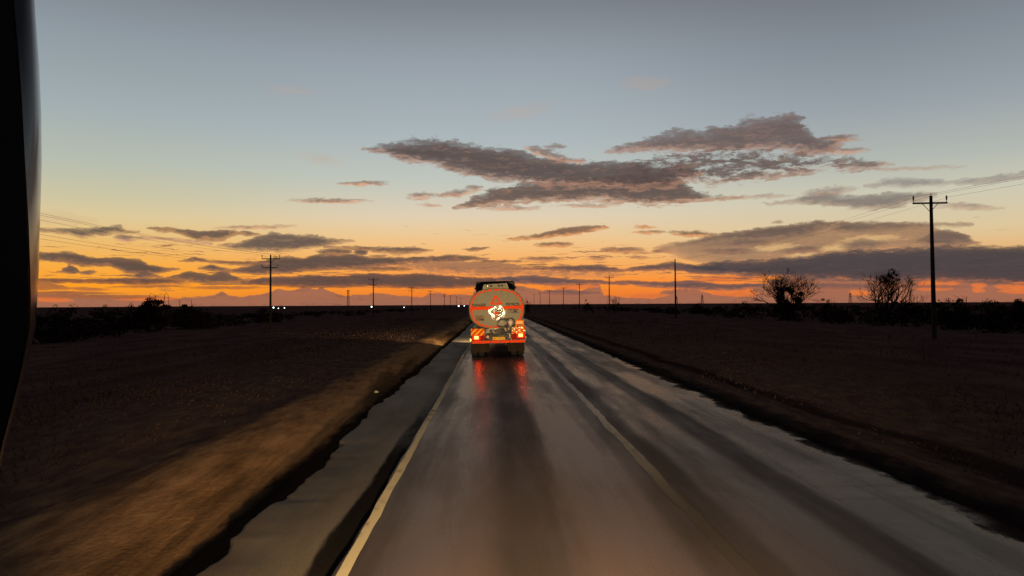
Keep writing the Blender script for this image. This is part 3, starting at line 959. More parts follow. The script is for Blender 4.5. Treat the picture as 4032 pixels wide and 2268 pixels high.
alu = vary(new_mat('tank_paint', (0.235, 0.208, 0.135), 0.50, 0.0, spec=0.22), 3.5, 0.14, 0.08)
red = vary(new_mat('reflective_red', (0.90, 0.070, 0.012), 0.8, spec=0.03), 30, 0.12)
yel = vary(new_mat('reflective_yellow', (0.90, 0.46, 0.035), 0.8, spec=0.03), 20, 0.12)
ora = vary(new_mat('reflective_orange', (0.85, 0.22, 0.02), 0.8, spec=0.03), 12, 0.15)
ink = new_mat('black_lettering', (0.012, 0.010, 0.009), 0.7)
dark = vary(new_mat('dark_chassis', (0.013, 0.010, 0.008), 0.55, spec=0.3), 6, 0.4)
cabm = vary(new_mat('cab_paint', (0.014, 0.011, 0.010), 0.5, spec=0.3), 3, 0.3)
rub = vary(new_mat('tyre_rubber', (0.012, 0.011, 0.011), 0.85), 12, 0.3)
flap = vary(new_mat('mud_flap_rubber', (0.026, 0.0165, 0.010), 0.9, spec=0.1), 5, 0.35, stretch=(1, 1, 0.4))
chrome = vary(new_mat('worn_steel', (0.62, 0.55, 0.40), 0.3, 0.15, spec=0.6), 10, 0.25, 0.1)
redlens = new_mat('lit_red_lens', (0.35, 0.01, 0.004), 0.7, spec=0.1, emit=(1.0, 0.02, 0.003), estr=0.65)
brake = new_mat('brake_light_core', (0.4, 0.05, 0.02), 0.7, spec=0.1, emit=(1.0, 0.055, 0.014), estr=26.0)
amber = new_mat('amber_lamp', (0.6, 0.3, 0.02), 0.3, emit=(1.0, 0.55, 0.02), estr=1.6)
rimm = vary(new_mat('wheel_steel', (0.22, 0.20, 0.18), 0.5, 0.5), 8, 0.3)

HW, HH, ZC, NP = 1.216, 0.89, 2.165, 96
SE = 2.55


def sup(a, k=1.0):
    ca, sa = math.cos(a), math.sin(a)
    return (HW * k * math.copysign(abs(ca) ** (2 / SE), ca), HH * k * math.copysign(abs(sa) ** (2 / SE), sa))


def rad(x, z):
    return (abs(x / HW) ** SE + abs((z - ZC) / HH) ** SE) ** (1 / SE)


def face_y(x, z):
    r = min(1.0, rad(x, z))
    return 0.02 - 0.05 * (1 - r * r)


rings = []
for k, y in [(0.985, 10.9), (1.0, 10.8), (1.0, 0.06), (0.992, 0.03), (0.975, 0.02)] + [(q, 0.02 - 0.05 * (1 - q * q)) for q in (0.9, 0.75, 0.6, 0.45, 0.3, 0.15, 0.04)]:
    rings.append([(sup(2 * math.pi * i / NP, k)[0], y, ZC + sup(2 * math.pi * i / NP, k)[1]) for i in range(NP)])
MB().loft(rings).build('tank', alu, truck, smooth=True)


rim_r = []
for k, y in ((1.001, 0.10), (1.016, 0.10), (1.016, 0.05), (1.001, 0.05)):
    rim_r.append([(sup(2 * math.pi * i / NP, k)[0], y, ZC + sup(2 * math.pi * i / NP, k)[1]) for i in range(NP)])
MB().loft(rim_r + rim_r[:1], cap=False).build('tank_rim', vary(new_mat('rim_metal', (0.20, 0.175, 0.12), 0.75, 0.0, spec=0.1), 9, 0.3), truck, smooth=True)


def on_face(name, polys, mat, lift=0.006, parent=truck, sub=6):
    """flat shapes in x,z laid on the dished tank end"""
    mb = MB()
    for poly in polys:
        if len(poly) == 4:
            a, b_, c_, d_ = [Vector((p[0], 0, p[1])) for p in poly]
            n = sub
            vs = []
            for i in range(n + 1):
                for j in range(n + 1):
                    q = a.lerp(b_, i / n).lerp(d_.lerp(c_, i / n), j / n)
                    vs.append((q.x, face_y(q.x, q.z) - lift, q.z))
            mb.add(vs, [(i * (n + 1) + j, (i + 1) * (n + 1) + j, (i + 1) * (n + 1) + j + 1, i * (n + 1) + j + 1) for i in range(n) for j in range(n)])
        else:
            mb.add([(x, face_y(x, z) - lift, z) for x, z in poly], [tuple(range(len(poly)))])
    return mb.build(name, mat, parent)


ND = 34
dash = []
for i in range(ND):
    mid_a = 2 * math.pi * (i + 0.5) / ND
    da = 2 * math.pi / ND * 0.35
    st = 5
    for q in range(st):
        a0, a1 = mid_a - da + 2 * da * q / st, mid_a - da + 2 * da * (q + 1) / st
        p = []
        for k, aa in ((0.885, a0), (0.968, a0), (0.968, a1), (0.885, a1)):
            x, z = sup(aa, k)
            p.append((x, ZC + z))
        dash.append(p)
on_face('reflective_outline', dash, red, sub=1)
on_face('reflective_stripe', [[(tx(285), tz(602)), (tx(285), tz(554)), (tx(1072), tz(554)), (tx(1072), tz(602))]], red, sub=16)
T0, T1, T2 = Vector((tx(664), tz(372))), Vector((tx(578), tz(528))), Vector((tx(778), tz(528)))
cen = (T0 + T1 + T2) / 3
inner = [cen + (p - cen) * 0.53 for p in (T0, T1, T2)]
outer = [T0, T1, T2]
on_face('warning_triangle', [[tuple(outer[i]), tuple(outer[(i + 1) % 3]), tuple(inner[(i + 1) % 3]), tuple(inner[i])] for i in range(3)], red)


def text(name, s, x0, x1, z0, h, mat, parent, yfun, bold=0.006):
    cu = bpy.data.curves.new(name, 'FONT')
    cu.body = s
    cu.size = 1.0
    cu.offset = 0.035
    cu.space_character = 1.05
    ob = bpy.data.objects.new(name, cu)
    COL.objects.link(ob)
    dg = bpy.context.evaluated_depsgraph_get()
    me = bpy.data.meshes.new_from_object(ob.evaluated_get(dg))
    bpy.data.objects.remove(ob)
    xs_ = [v.co.x for v in me.vertices]
    ys_ = [v.co.y for v in me.vertices]
    sx = (x1 - x0) / (max(xs_) - min(xs_))
    sz = h / (max(ys_) - min(ys_))
    for v in me.vertices:
        X_ = x0 + (v.co.x - min(xs_)) * sx
        Z_ = z0 + (v.co.y - min(ys_)) * sz
        v.co = (X_, yfun(X_, Z_), Z_)
    me.materials.clear()
    me.materials.append(mat)
    o = bpy.data.objects.new(name, me)
    COL.objects.link(o)
    o.parent = parent
    return o


fy = lambda x, z: face_y(x, z) - 0.007
text('danger_lettering', 'DANGER', tx(312), tx(522), tz(555), 0.135, ink, truck, fy)
text('petrol_lettering', 'PETROL', tx(822), tx(1032), tz(555), 0.145, ink, truck, fy)

brown = vary(new_mat('placard_brown', (0.16, 0.085, 0.028), 0.6), 14, 0.3)
pl1 = on_face('hazard_placard', [[(tx(357), tz(768)), (tx(357), tz(685)), (tx(487), tz(685)), (tx(487), tz(768))]], brown)
on_face('placard_symbol', [[(tx(412), tz(748)), (tx(412), tz(738)), (tx(455), tz(738)), (tx(455), tz(748))], [(tx(450), tz(764)), (tx(440), tz(745)), (tx(482), tz(735)), (tx(484), tz(764))]], ink, 0.009, pl1)
grey = vary(new_mat('placard_grey', (0.17, 0.12, 0.085), 0.6), 14, 0.3)
pl2 = on_face('hazard_placard', [[(tx(846), tz(660)), (tx(846), tz(596)), (tx(1008), tz(596)), (tx(1008), tz(660))]], grey)
on_face('placard_symbol', [[(tx(852), tz(610)), (tx(852), tz(600)), (tx(1002), tz(600)), (tx(1002), tz(610))], [(tx(940), tz(648)), (tx(940), tz(622)), (tx(975), tz(622)), (tx(975), tz(648))],
                           [(tx(905), tz(658)), (tx(905), tz(653)), (tx(1004), tz(653)), (tx(1004), tz(658))]], ink, 0.009, pl2)

# crinkled polished cover in the middle: it throws the headlights back in splinters
foil = new_mat('crinkled_foil', (0.26, 0.23, 0.14), 0.15, 0.0, spec=0.75)
nr_, na_ = 22, 64
vs, fs = [], []
cx0, cz0 = tx(690), tz(655)
for i in range(nr_ + 1):
    for j in range(na_):
        a = 2 * math.pi * j / na_
        rr = (i / nr_) * (1 + 0.22 * float(vnoise(math.cos(a) * 2.2, math.sin(a) * 2.2, 91)) * (i / nr_))
        x, z = cx0 + rr * 0.36 * math.cos(a), cz0 + rr * 0.30 * math.sin(a)
        bump = 0.034 * float(fbm(x * 17, z * 17, 95, 3)) * min(1, (1 - i / nr_) * 1.6)
        vs.append((x, face_y(x, z) - 0.010 - 0.006 * (1 - i / nr_) + bump * 0.6, z))
for i in range(nr_):
    for j in range(na_):
        k = (j + 1) % na_
        fs.append((i * na_ + j, i * na_ + k, (i + 1) * na_ + k, (i + 1) * na_ + j))
fo = MB().add(vs, fs).build('crinkled_cover', foil, truck, smooth=True)
on_face('red_mark', [[(tx(622), tz(672)), (tx(640), tz(642)), (tx(708), tz(640)), (tx(700), tz(668))], [(tx(652), tz(752)), (tx(650), tz(672)), (tx(672), tz(672)), (tx(668), tz(752))]], red, 0.034)
on_face('dark_latch', [[(tx(676), tz(622)), (tx(684), tz(604)), (tx(752), tz(604)), (tx(744), tz(622))]], ink, 0.036)

# light board above the tank
lb = MB().prism([(tx(470), tz(306)), (tx(492), tz(228)), (tx(510), tz(222)), (tx(838), tz(208)), (tx(850), tz(216)), (tx(868), tz(296)), (tx(860), tz(306))], 0.10, 0.16).build('light_board', alu, truck, bevel=0.006)
for c_, lit in ((552, 1), (603, 0), (722, 0), (770, 0)):
    z_ = tz(246) + (c_ - 660) * 0.00006
    MB().cyl((tx(c_), 0.09, z_), (tx(c_), 0.06, z_), 0.058, 20).build('marker_lamp', dark, lb, smooth=True)
    if lit:
        MB().cyl((tx(c_), 0.058, z_), (tx(c_), 0.052, z_), 0.028, 16).build('marker_bulb', new_mat('marker_glow', (0.8, 0.5, 0.1), 0.3, emit=(1, 0.72, 0.2), estr=0.9), lb)

# chassis, rear carrier, bumper
ch = MB()
ch.box((-0.45, 5.2, 1.10), (0.14, 10.0, 0.24)).box((0.45, 5.2, 1.10), (0.14, 10.0, 0.24))
for y in (0.6, 2.2, 4.0, 6.5, 9.5):
    ch.box((0, y, 1.10), (0.76, 0.12, 0.18))
    ch.box((-0.8, y, 1.30), (0.5, 0.10, 0.30), ry=0.5).box((0.8, y, 1.30), (0.5, 0.10, 0.30), ry=-0.5)
ch.box((tx(690), 0.45, tz(960)), (1.25, 0.10, 0.62))
ch.build('chassis', dark, truck)
cr = MB()
cr.box((tx(385), 0.12, tz(985)), (0.64, 0.08, 0.64)).box((tx(1000), 0.12, tz(975)), (0.66, 0.08, 0.68))
cr.box((tx(690), 0.16, tz(1066)), (1.25, 0.10, 0.08)).box((tx(690), 0.20, tz(905)), (1.20, 0.08, 0.06))
cr.box((tx(505), 0.20, tz(960)), (0.07, 0.09, 0.42)).box((tx(880), 0.18, tz(950)), (0.07, 0.09, 0.62))
cr.build('rear_carrier', dark, truck)
redpan = vary(new_mat('red_lamp_panel', (0.26, 0.012, 0.005), 0.7, spec=0.1), 8, 0.2)
for c_, z_, wv in ((388, 1030, 0.60), (1000, 1015, 0.62)):
    MB().box((tx(c_), 0.06, tz(z_)), (wv, 0.04, 0.26)).build('lamp_panel', redpan, truck, bevel=0.012)
for cx_, cz_, side in ((365, 1017, -1), (1030, 998, 1)):
    ln = MB().box((tx(cx_ - 12 * side * 0), 0.028, tz(cz_ + 4)), (0.36, 0.02, 0.22)).build('tail_light', redlens, truck, bevel=0.006)
    MB().box((tx(cx_), 0.012, tz(cz_)), (0.19, 0.016, 0.14)).build('brake_bulb', brake, ln, bevel=0.004)
MB().prism([(tx(268) - 0.0, tz(1070)), (tx(268), tz(1035)), (tx(276), tz(1028)), (tx(288), tz(1036)), (tx(291), tz(1062)), (tx(284), tz(1074))], 0.02, 0.10).build('side_marker', amber, truck)
MB().box((tx(1108), 0.06, tz(1030)), (0.03, 0.06, 0.07)).build('side_marker', vary(new_mat('dim_amber', (0.5, 0.2, 0.05), 0.4), 5), truck)
bmp = MB().box((tx(690), 0.07, tz(1085)), (2.44, 0.10, 0.15)).build('rear_bumper', dark, truck, bevel=0.012)
for a_, b__ in ((300, 562), (574, 716), (726, 857), (868, 1092)):
    MB().box((tx((a_ + b__) / 2), 0.012, tz(1086)), ((b__ - a_) * KX, 0.012, 0.108)).build('reflector_strip', red, bmp, bevel=0.004)

# chevron boards
def chevron(name, x0, x1, zt, zb, flip, y, mats, wave=0.0):
    base = MB()
    n = 14
    vs = []
    for i in range(n + 1):
        for j in range(n + 1):
            x = x0 + (x1 - x0) * i / n
            z = zb + (zt - zb) * j / n
            vs.append((x, y + wave * float(fbm(x * 7, z * 7, 33, 2)), z))
    base.add(vs, [(i * (n + 1) + j, (i + 1) * (n + 1) + j, (i + 1) * (n + 1) + j + 1, i * (n + 1) + j + 1) for i in range(n) for j in range(n)])
    return base.build(name, mats, truck, smooth=True)


def chev_mat(name, slope, period, phase, glossy):
    m = new_mat(name, rough=0.8, spec=0.03)
    t = NT(m.node_tree)
    ox, oy, oz = t.sep(t.n.new('ShaderNodeTexCoord').outputs['Object'])
    k = t.m('FRACT', t.m('ADD', t.m('DIVIDE', t.m('MULTIPLY_ADD', ox, slope, oz), period), phase))
    f = t.step(t.m('ABSOLUTE', t.m('SUBTRACT', k, 0.5)), 0.235, 0.265)
    t.l.new(t.mix(f, (0.85, 0.42, 0.035, 1), (0.75, 0.055, 0.006, 1)), bsdf(m).inputs['Base Color'])
    if glossy:
        bsdf(m).inputs['Coat Weight'].default_value = 1.0
        bsdf(m).inputs['Coat Roughness'].default_value = 0.16
    return m


chevron('chevron_board', tx(285), tx(487), tz(884), tz(990), 0, 0.045, chev_mat('chevron_stripes', -1.0, 0.235, 0.15, False))
chevron('chevron_board', tx(898), tx(1102), tz(862), tz(974), 1, 0.045, chev_mat('wrinkled_chevron_stripes', 1.0, 0.235, 0.35, True), 0.05)
os_ = MB().box((tx(1016), -0.10, tz(810)), (0.40, 0.05, 0.275)).build('hazard_sign', ora, truck, bevel=0.006)
sy = vary(new_mat('sign_light_orange', (0.92, 0.42, 0.10), 0.5), 25, 0.4)
MB().box((tx(1016), -0.128, tz(806)), (0.28, 0.006, 0.13)).build('sign_symbol', sy, os_)
MB().box((tx(1014), -0.128, tz(836)), (0.24, 0.006, 0.035)).build('sign_bar', dark, os_)

# number plate
npb = MB().box((tx(703), 0.05, tz(1038)), (0.56, 0.014, 0.135)).build('number_plate', yel, truck, bevel=0.004)
text('plate_lettering', 'JC 7574', tx(618), tx(788), tz(1054), 0.085, vary(new_mat('plate_ink', (0.10, 0.055, 0.012), 0.6), 9), npb, lambda x, z: 0.040)

# equipment on the rear: hose drum, oval cover, pipes, valves
eq = MB().prism([(tx(676), tz(850)), (tx(684), tz(790)), (tx(724), tz(748)), (tx(830), tz(738)), (tx(915), tz(736)), (tx(950), tz(768)), (tx(950), tz(860)), (tx(880), tz(880)), (tx(700), tz(868))], -0.34, -0.08).build('equipment_box', dark, truck, bevel=0.02)


def blob(name, cx_, cz_, rx, rz, ry, mat, parent, y, seed, amp=0.18, tilt=0.0):
    vs, fs = [], []
    nr, na = 14, 28
    for i in range(nr + 1):
        th = math.pi * i / nr
        for j in range(na):
            a = 2 * math.pi * j / na
            d = Vector((math.sin(th) * math.cos(a), math.cos(th), math.sin(th) * math.sin(a)))
            k = 1 + amp * float(fbm(d.x * 2.1 + seed, d.z * 2.1 + d.y, seed, 3))
            x, z = rx * d.x * k, rz * d.z * k
            vs.append((cx_ + x * math.cos(tilt) - z * math.sin(tilt), y + ry * d.y * k, cz_ + x * math.sin(tilt) + z * math.cos(tilt)))
    for i in range(nr):
        for j in range(na):
            q = (j + 1) % na
            fs.append((i * na + j, i * na + q, (i + 1) * na + q, (i + 1) * na + j))
    return MB().add(vs, fs).build(name, mat, parent, smooth=True)


wrap = vary(new_mat('grey_plastic_wrap', (0.36, 0.33, 0.24), 0.24, spec=0.5, coat=0.4), 7, 0.3, 0.1, bump=0.02)
pale = vary(new_mat('pale_plastic', (0.60, 0.46, 0.36), 0.35, spec=0.5), 7, 0.2)
blob('hose_drum', tx(756), tz(806), 0.21, 0.145, 0.12, wrap, truck, -0.36, 3)
blob('oval_cover', tx(880), tz(800), 0.105, 0.165, 0.08, pale, truck, -0.38, 8, 0.10, -0.15)
pp = MB()
pp.tube([(tx(556), 0.05, tz(897)), (tx(575), 0.02, tz(886)), (tx(640), 0.0, tz(892)), (tx(680), 0.0, tz(890)), (tx(706), 0.02, tz(878))], 0.026, 10)
pp.tube([(tx(620), 0.05, tz(892)), (tx(610), 0.15, tz(930)), (tx(640), 0.25, tz(960))], 0.03, 10)
pp.build('discharge_pipe', chrome, truck, smooth=True)
vb = MB()
vb.box((tx(540), 0.08, tz(922)), (0.15, 0.10, 0.16)).cyl((tx(525), 0.0, tz(905)), (tx(525), 0.06, tz(905)), 0.045, 14).cyl((tx(556), -0.01, tz(940)), (tx(556), 0.05, tz(940)), 0.04, 14)
vb.build('valve', vary(new_mat('dull_metal', (0.11, 0.09, 0.065), 0.5, 0.2), 12, 0.4), truck, bevel=0.004)
for (a_, b__, c__, d__, r_) in ((833, 962, 838, 985, 0.022), (860, 962, 868, 1028, 0.026), (800, 885, 806, 925, 0.045), (848, 872, 852, 905, 0.04), (905, 850, 910, 900, 0.035), (880, 1030, 892, 1062, 0.015)):
    MB().tube([(tx(a_), -0.10, tz(b__)), (tx((a_ + c__) / 2) + 0.01, -0.13, tz((b__ + d__) / 2)), (tx(c__), -0.10, tz(d__))], r_, 10).build('pipe_fitting', chrome, truck, smooth=True)
MB().cyl((tx(535), 0.02, tz(1008)), (tx(535), 0.08, tz(1008)), 0.06, 18).build('round_reflector', vary(new_mat('dull_pink_reflector', (0.42, 0.12, 0.08), 0.4), 9), truck, smooth=True)
MB().box((tx(700), 0.30, tz(930)), (0.55, 0.10, 0.16)).build('pump_housing', vary(new_mat('pump_brown', (0.035, 0.018, 0.013), 0.6), 6, 0.4), truck, bevel=0.02)

# wheels and mud flaps
def wheel(x, y, r=0.50, wd=0.28):
    mb = MB()
    prof = [(-0.5, 0.60), (-0.5, 0.86), (-0.42, 0.96), (-0.30, 1.0), (0.30, 1.0), (0.42, 0.96), (0.5, 0.86), (0.5, 0.60)]
    n = 32
    rg_ = [[(x + px_ * wd, y + pr * r * math.cos(2 * math.pi * k / n), r + pr * r * math.sin(2 * math.pi * k / n)) for k in range(n)] for px_, pr in prof]
    ty = mb.loft(rg_, cap=False).build('tyre', rub, truck, smooth=True)
    MB().cyl((x - wd * 0.40, y, r), (x + wd * 0.40, y, r), r * 0.61, 24).build('wheel_rim', rimm, ty, smooth=True)


for y in (0.95, 2.25, 3.55):
    for x in (-1.06, -0.74, 0.74, 1.06):
        wheel(x, y)
for x0, x1, zb in ((305, 556, 1243), (838, 1090, 1238)):
    n = 10
    vs = []
    for i in range(n + 1):
        for j in range(n + 1):
            x = tx(x0 + (x1 - x0) * i / n)
            z = tz(zb) + (tz(1102) - tz(zb)) * j / n
            yv = 0.30 - 0.05 * (1 - j / n) + 0.035 * float(fbm(x * 3, z * 3, 17, 2)) * (1 - j / n)
            vs.append((x, yv, z))
    m_ = len(vs)
    vs += [(a, b_ + 0.012, c_) for a, b_, c_ in vs]
    fs = [(i * (n + 1) + j, (i + 1) * (n + 1) + j, (i + 1) * (n + 1) + j + 1, i * (n + 1) + j + 1) for i in range(n) for j in range(n)]
    fs += [tuple(m_ + q for q in f_[::-1]) for f_ in fs]
    MB().add(vs, fs).build('mud_flap', flap, truck, smooth=True)

# tractor unit
CY = 11.2
cab = MB()
prof = []
for y, hw, z0, z1 in ((CY, 1.13, 0.9, 3.70), (CY + 0.05, 1.15, 0.85, 3.72), (CY + 1.6, 1.17, 0.7, 3.60), (CY + 2.1, 1.15, 0.6, 3.10), (CY + 2.3, 1.12, 0.55, 2.0), (CY + 2.35, 1.10, 0.5, 1.0)):
    prof.append([(-hw + 0.10, y, z0), (-hw, y, z0 + 0.1), (-hw, y, z1 - 0.10), (-hw + 0.07, y, z1 - 0.02), (hw - 0.07, y, z1), (hw, y, z1 - 0.10), (hw, y, z0 + 0.1), (hw - 0.10, y, z0)])
cb = cab.loft(prof).build('cab', cabm, truck, smooth=False, bevel=0.02)
for sx_ in (-1, 1):
    MB().prism([(sx_ * 1.16, 3.24), (sx_ * 1.26, 3.27), (sx_ * 1.24, 3.34), (sx_ * 1.19, 3.36), (sx_ * 1.19, 3.44), (sx_ * 1.16, 3.44)], CY + 0.3, CY + 0.42).build('roof_lamp', dark, cb)
    MB().box((sx_ * 1.34, CY + 1.9, 2.3), (0.22, 0.10, 0.62)).tube([(sx_ * 1.14, CY + 1.9, 2.55), (sx_ * 1.3, CY + 1.9, 2.5)], 0.02, 6).build('cab_mirror', dark, cb)
MB().box((-0.45, CY - 0.6, 0.95), (0.12, 4.2, 0.22)).box((0.45, CY - 0.6, 0.95), (0.12, 4.2, 0.22)).box((0, CY + 2.25, 0.62), (2.3, 0.2, 0.42)).build('tractor_frame', dark, truck)
for y in (CY - 1.2,):
    for x in (-1.04, -0.72, 0.72, 1.04):
        wheel(x, y)
for x in (-1.0, 1.0):
    wheel(x, CY + 1.2, 0.50, 0.30)
for sx_ in (-1, 1):
    hl = MB().box((sx_ * 0.86, CY + 2.40, 0.72), (0.34, 0.06, 0.18)).build('headlight', new_mat('headlight_glow', (0.8, 0.8, 0.7), 0.2, emit=(1, 0.85, 0.6), estr=6), truck, bevel=0.01)
    spot('headlight_beam', (sx_ * 0.86, CY + 2.50, 0.80), (sx_ * 0.86 - 7.0, CY + 26, 0.3), 8000, (1.0, 0.76, 0.42), 70, 1.0, 0.08, truck)

# ------------------------------------------------------------------ power poles
wood = vary(new_mat('pole_wood', (0.026, 0.019, 0.015), 0.9, spec=0.05), 4, 0.35, stretch=(1, 1, 0.15))
steel = vary(new_mat('crossarm_steel', (0.05, 0.045, 0.042), 0.6, 0.3), 6, 0.3)
cer = vary(new_mat('insulator_ceramic', (0.06, 0.05, 0.045), 0.4), 6, 0.2)


def make_pole(label, lower_arm, H, group):
    o = empty('power_pole', (0, 0, 0), label, 'power pole', group)
    MB().tube([(0, 0, -0.8), (0, 0, 1.5), (0, 0, 4), (0, 0, H)], [0.145, 0.135, 0.118, 0.088], 12).build('pole', wood, o, smooth=True)
    MB().box((0, 0.12, H - 0.42), (2.05, 0.08, 0.10)).build('crossarm', steel, o, bevel=0.008)
    for sx_ in (-1, 1):
        MB().tube([(sx_ * 0.46, 0.11, H - 0.46), (sx_ * 0.05, 0.11, H - 0.90)], 0.018, 6).build('brace', steel, o)
    for x, zt in ((-0.98, H - 0.02), (0.98, H - 0.02), (0.0, H + 0.08)):
        z0 = H - 0.38 if x else H - 0.03
        MB().tube([(x, 0.12 if x else 0, z0), (x, 0.12 if x else 0, z0 + 0.12), (x, 0.12 if x else 0, z0 + 0.14), (x, 0.12 if x else 0, zt), (x, 0.12 if x else 0, zt + 0.05)], [0.018, 0.018, 0.045, 0.05, 0.025], 8).build('insulator', cer, o, smooth=True)
    if lower_arm:
        MB().box((-0.12, 0.12, H - 1.42), (1.75, 0.08, 0.09)).build('lower_crossarm', steel, o, bevel=0.008)
        for sx_ in (-1, 1):
            x = -0.12 + sx_ * 0.85
            MB().tube([(x, 0.12, H - 1.40), (x, 0.12, H - 1.28), (x, 0.12, H - 1.26), (x, 0.12, H - 1.10)], [0.018, 0.018, 0.045, 0.03], 8).build('insulator', cer, o, smooth=True)
            MB().tube([(-0.12 + sx_ * 0.5, 0.11, H - 1.46), (sx_ * 0.04, 0.11, H - 1.78)], 0.016, 6).build('brace', steel, o)
    return o


XL, XR = -25.2, 26.5
left_labels = ['tall dark power pole with two crossarms beside the bright yellow sunset',
               'second two-armed pole of the line beyond the dirt verge, halfway to the tanker',
               'third two-armed pole of the verge line, between the mast and the tanker',
               'fourth pole of the two-armed line, short against the orange strip',
               'fifth pole of the two-armed line, thin beside the tanker',
               'sixth pole of the two-armed line, tiny beside the tanker',
               'seventh pole of the two-armed line, tiny and close to the tanker',
               'eighth and smallest pole of the two-armed line by the tanker']
LP = [87.5, 162, 239, 308, 398, 452, 527, 600]
RP = [45.4, 111, 175, 236, 292, 362, 432, 500]
right_labels = ['big power pole with one crossarm standing alone by the dark cloud bank',
                'bare second power pole without visible insulator arms, tall on the dark field',
                'third single-armed pole above a grey bush, against the orange gap',
                'fourth single-armed pole near the small round bush on the horizon',
                'fifth single-armed pole in the row running towards the tanker',
                'sixth single-armed pole in the row, thin and short',
                'seventh single-armed pole in the row, tiny on the horizon',
                'last and smallest single-armed pole next to the tanker']
pl = make_pole(left_labels[0], True, 8.45, 'two-armed power poles along the verge')
pr_ = make_pole(right_labels[0], False, 8.60, 'single-armed power poles along the other side')


def zg(x, y):
    return float(ground_z(np.array([x]), np.array([y]))[0])


for proto, X0, D, labs in ((pl, XL, LP, left_labels), (pr_, XR, RP, right_labels)):
    for i, d in enumerate(D):
        o = proto if i == 0 else copy_tree(proto)
        x = X0 + rng.uniform(-0.15, 0.15)
        o.location = (x, d, zg(x, d))
        o.rotation_euler = (0, rng.uniform(-0.016, 0.016), R(rng.uniform(-4, 4)))
        o['label'] = labs[i]
# the second pole of the right row has lost its arm
bare = [o for o in COL.objects if o.get('label') == right_labels[1]][0]
for c_ in [c_ for c_ in kids(bare) if not c_.name.startswith('pole') and not (c_.name.startswith('insulator') and abs(c_.data.vertices[0].co.x) < 0.3)]:
    bpy.data.objects.remove(c_)

# wires
wirem = new_mat('cable_metal', (0.05, 0.045, 0.04), 0.6, 0.4)


def wire(x, H, D, label, name='power_cable', r=0.0075):
    pts = []
    for a, b_ in zip(D[:-1], D[1:]):
        for k in range(12):
            s_ = k / 12
            sag = (b_ - a) * 0.010
            za, zb = zg(x, max(a, 3)) + H, zg(x, b_) + H
            pts.append((x, a + (b_ - a) * s_, za + (zb - za) * s_ - sag * 4 * s_ * (1 - s_)))
    pts.append((x, D[-1], zg(x, D[-1]) + H))
    return tag(MB().tube(pts, r, 5).build(name, wirem), label, 'power cable', 'cables of the two power lines')


DL = [13.0] + LP
DR = [-20.0] + RP
wire(XL - 0.98, 8.45, DL, 'outer top cable of the two-armed poles, far from the road')
wire(XL, 8.55, DL, 'middle top cable strung over the tips of the two-armed poles')
wire(XL + 0.98, 8.45, DL, 'inner top cable of the two-armed poles, on the road side')
wire(XL - 0.97, 7.36, DL, 'outer low cable on the lower crossarms of the two-armed poles')
wire(XL + 0.73, 7.36, DL, 'inner low cable on the lower crossarms of the two-armed poles')
wire(XR - 0.98, 8.55, DR, 'road side cable of the single-armed poles', r=0.0055)
wire(XR, 8.65, DR, 'middle cable over the tips of the single-armed poles', r=0.0055)
wire(XR + 0.98, 8.55, DR, 'field side cable of the single-armed poles', r=0.0055)

# ------------------------------------------------------------------ far lattice masts
lat = vary(new_mat('far_lattice_steel', (0.12, 0.09, 0.08), 0.7, 0.2), 2, 0.2)


def lattice(name, label, cat, px, d, H, w0, w1, arms, group=None):
    p = at(px, 1190, d)
    o = empty(name, (p.x, d, zg(p.x, d)), label, cat, group)
    mb = MB()
    n = 8
    th = 0.16 * d / 900
    cs = [(-1, -1), (1, -1), (1, 1), (-1, 1)]
    hw = lambda z: (w0 + (w1 - w0) * z / H) / 2
    for a, b_ in cs:
        mb.tube([(a * hw(0), b_ * hw(0), 0), (a * hw(H), b_ * hw(H), H)], th, 4)
    for i in range(n):
        z0, z1 = H * i / n, H * (i + 1) / n
        for q in range(4):
            a, b_ = cs[q], cs[(q + 1) % 4]
            mb.tube([(a[0] * hw(z0), a[1] * hw(z0), z0), (b_[0] * hw(z1), b_[1] * hw(z1), z1)], th * 0.6, 4)
    mb.build('lattice_frame', lat, o)
    for z, ln in arms:
        MB().tube([(-ln / 2, 0, z), (0, 0, z + 0.5), (ln / 2, 0, z)], th, 4).build('arm' if cat == 'pylon' else 'antenna', lat, o)
    return o


lattice('radio_mast', 'pale thin lattice radio mast far off between two power poles', 'mast', 1371, 900, 21.5, 2.4, 1.6, [(20.2, 3.6), (21.0, 3.2)])
lattice('pylon', 'distant lattice pylon beside the bare second pole, taller one', 'pylon', 2765, 1300, 17.5, 4.0, 1.0, [(11.5, 6.5), (14.2, 5.2)], 'pylons far on the horizon')
lattice('pylon', 'distant lattice pylon right behind the bare second pole, fainter one', 'pylon', 2664, 1500, 16.5, 4.0, 1.0, [(11.0, 6.0), (13.6, 5.0)], 'pylons far on the horizon')
lattice('pylon', 'distant lattice pylon between the two leafless trees', 'pylon', 3348, 1400, 20.5, 4.6, 1.2, [(13.0, 7.5), (16.5, 6.0)], 'pylons far on the horizon')

# ------------------------------------------------------------------ small lamps in the dark
lampg = new_mat('white_lamp_glow', (0.9, 0.95, 0.95), 0.3, emit=(0.75, 1.0, 0.9), estr=4.5)
lampb = new_mat('bluish_lamp_glow', (0.9, 0.95, 0.95), 0.3, emit=(0.55, 0.75, 1.0), estr=4.5)


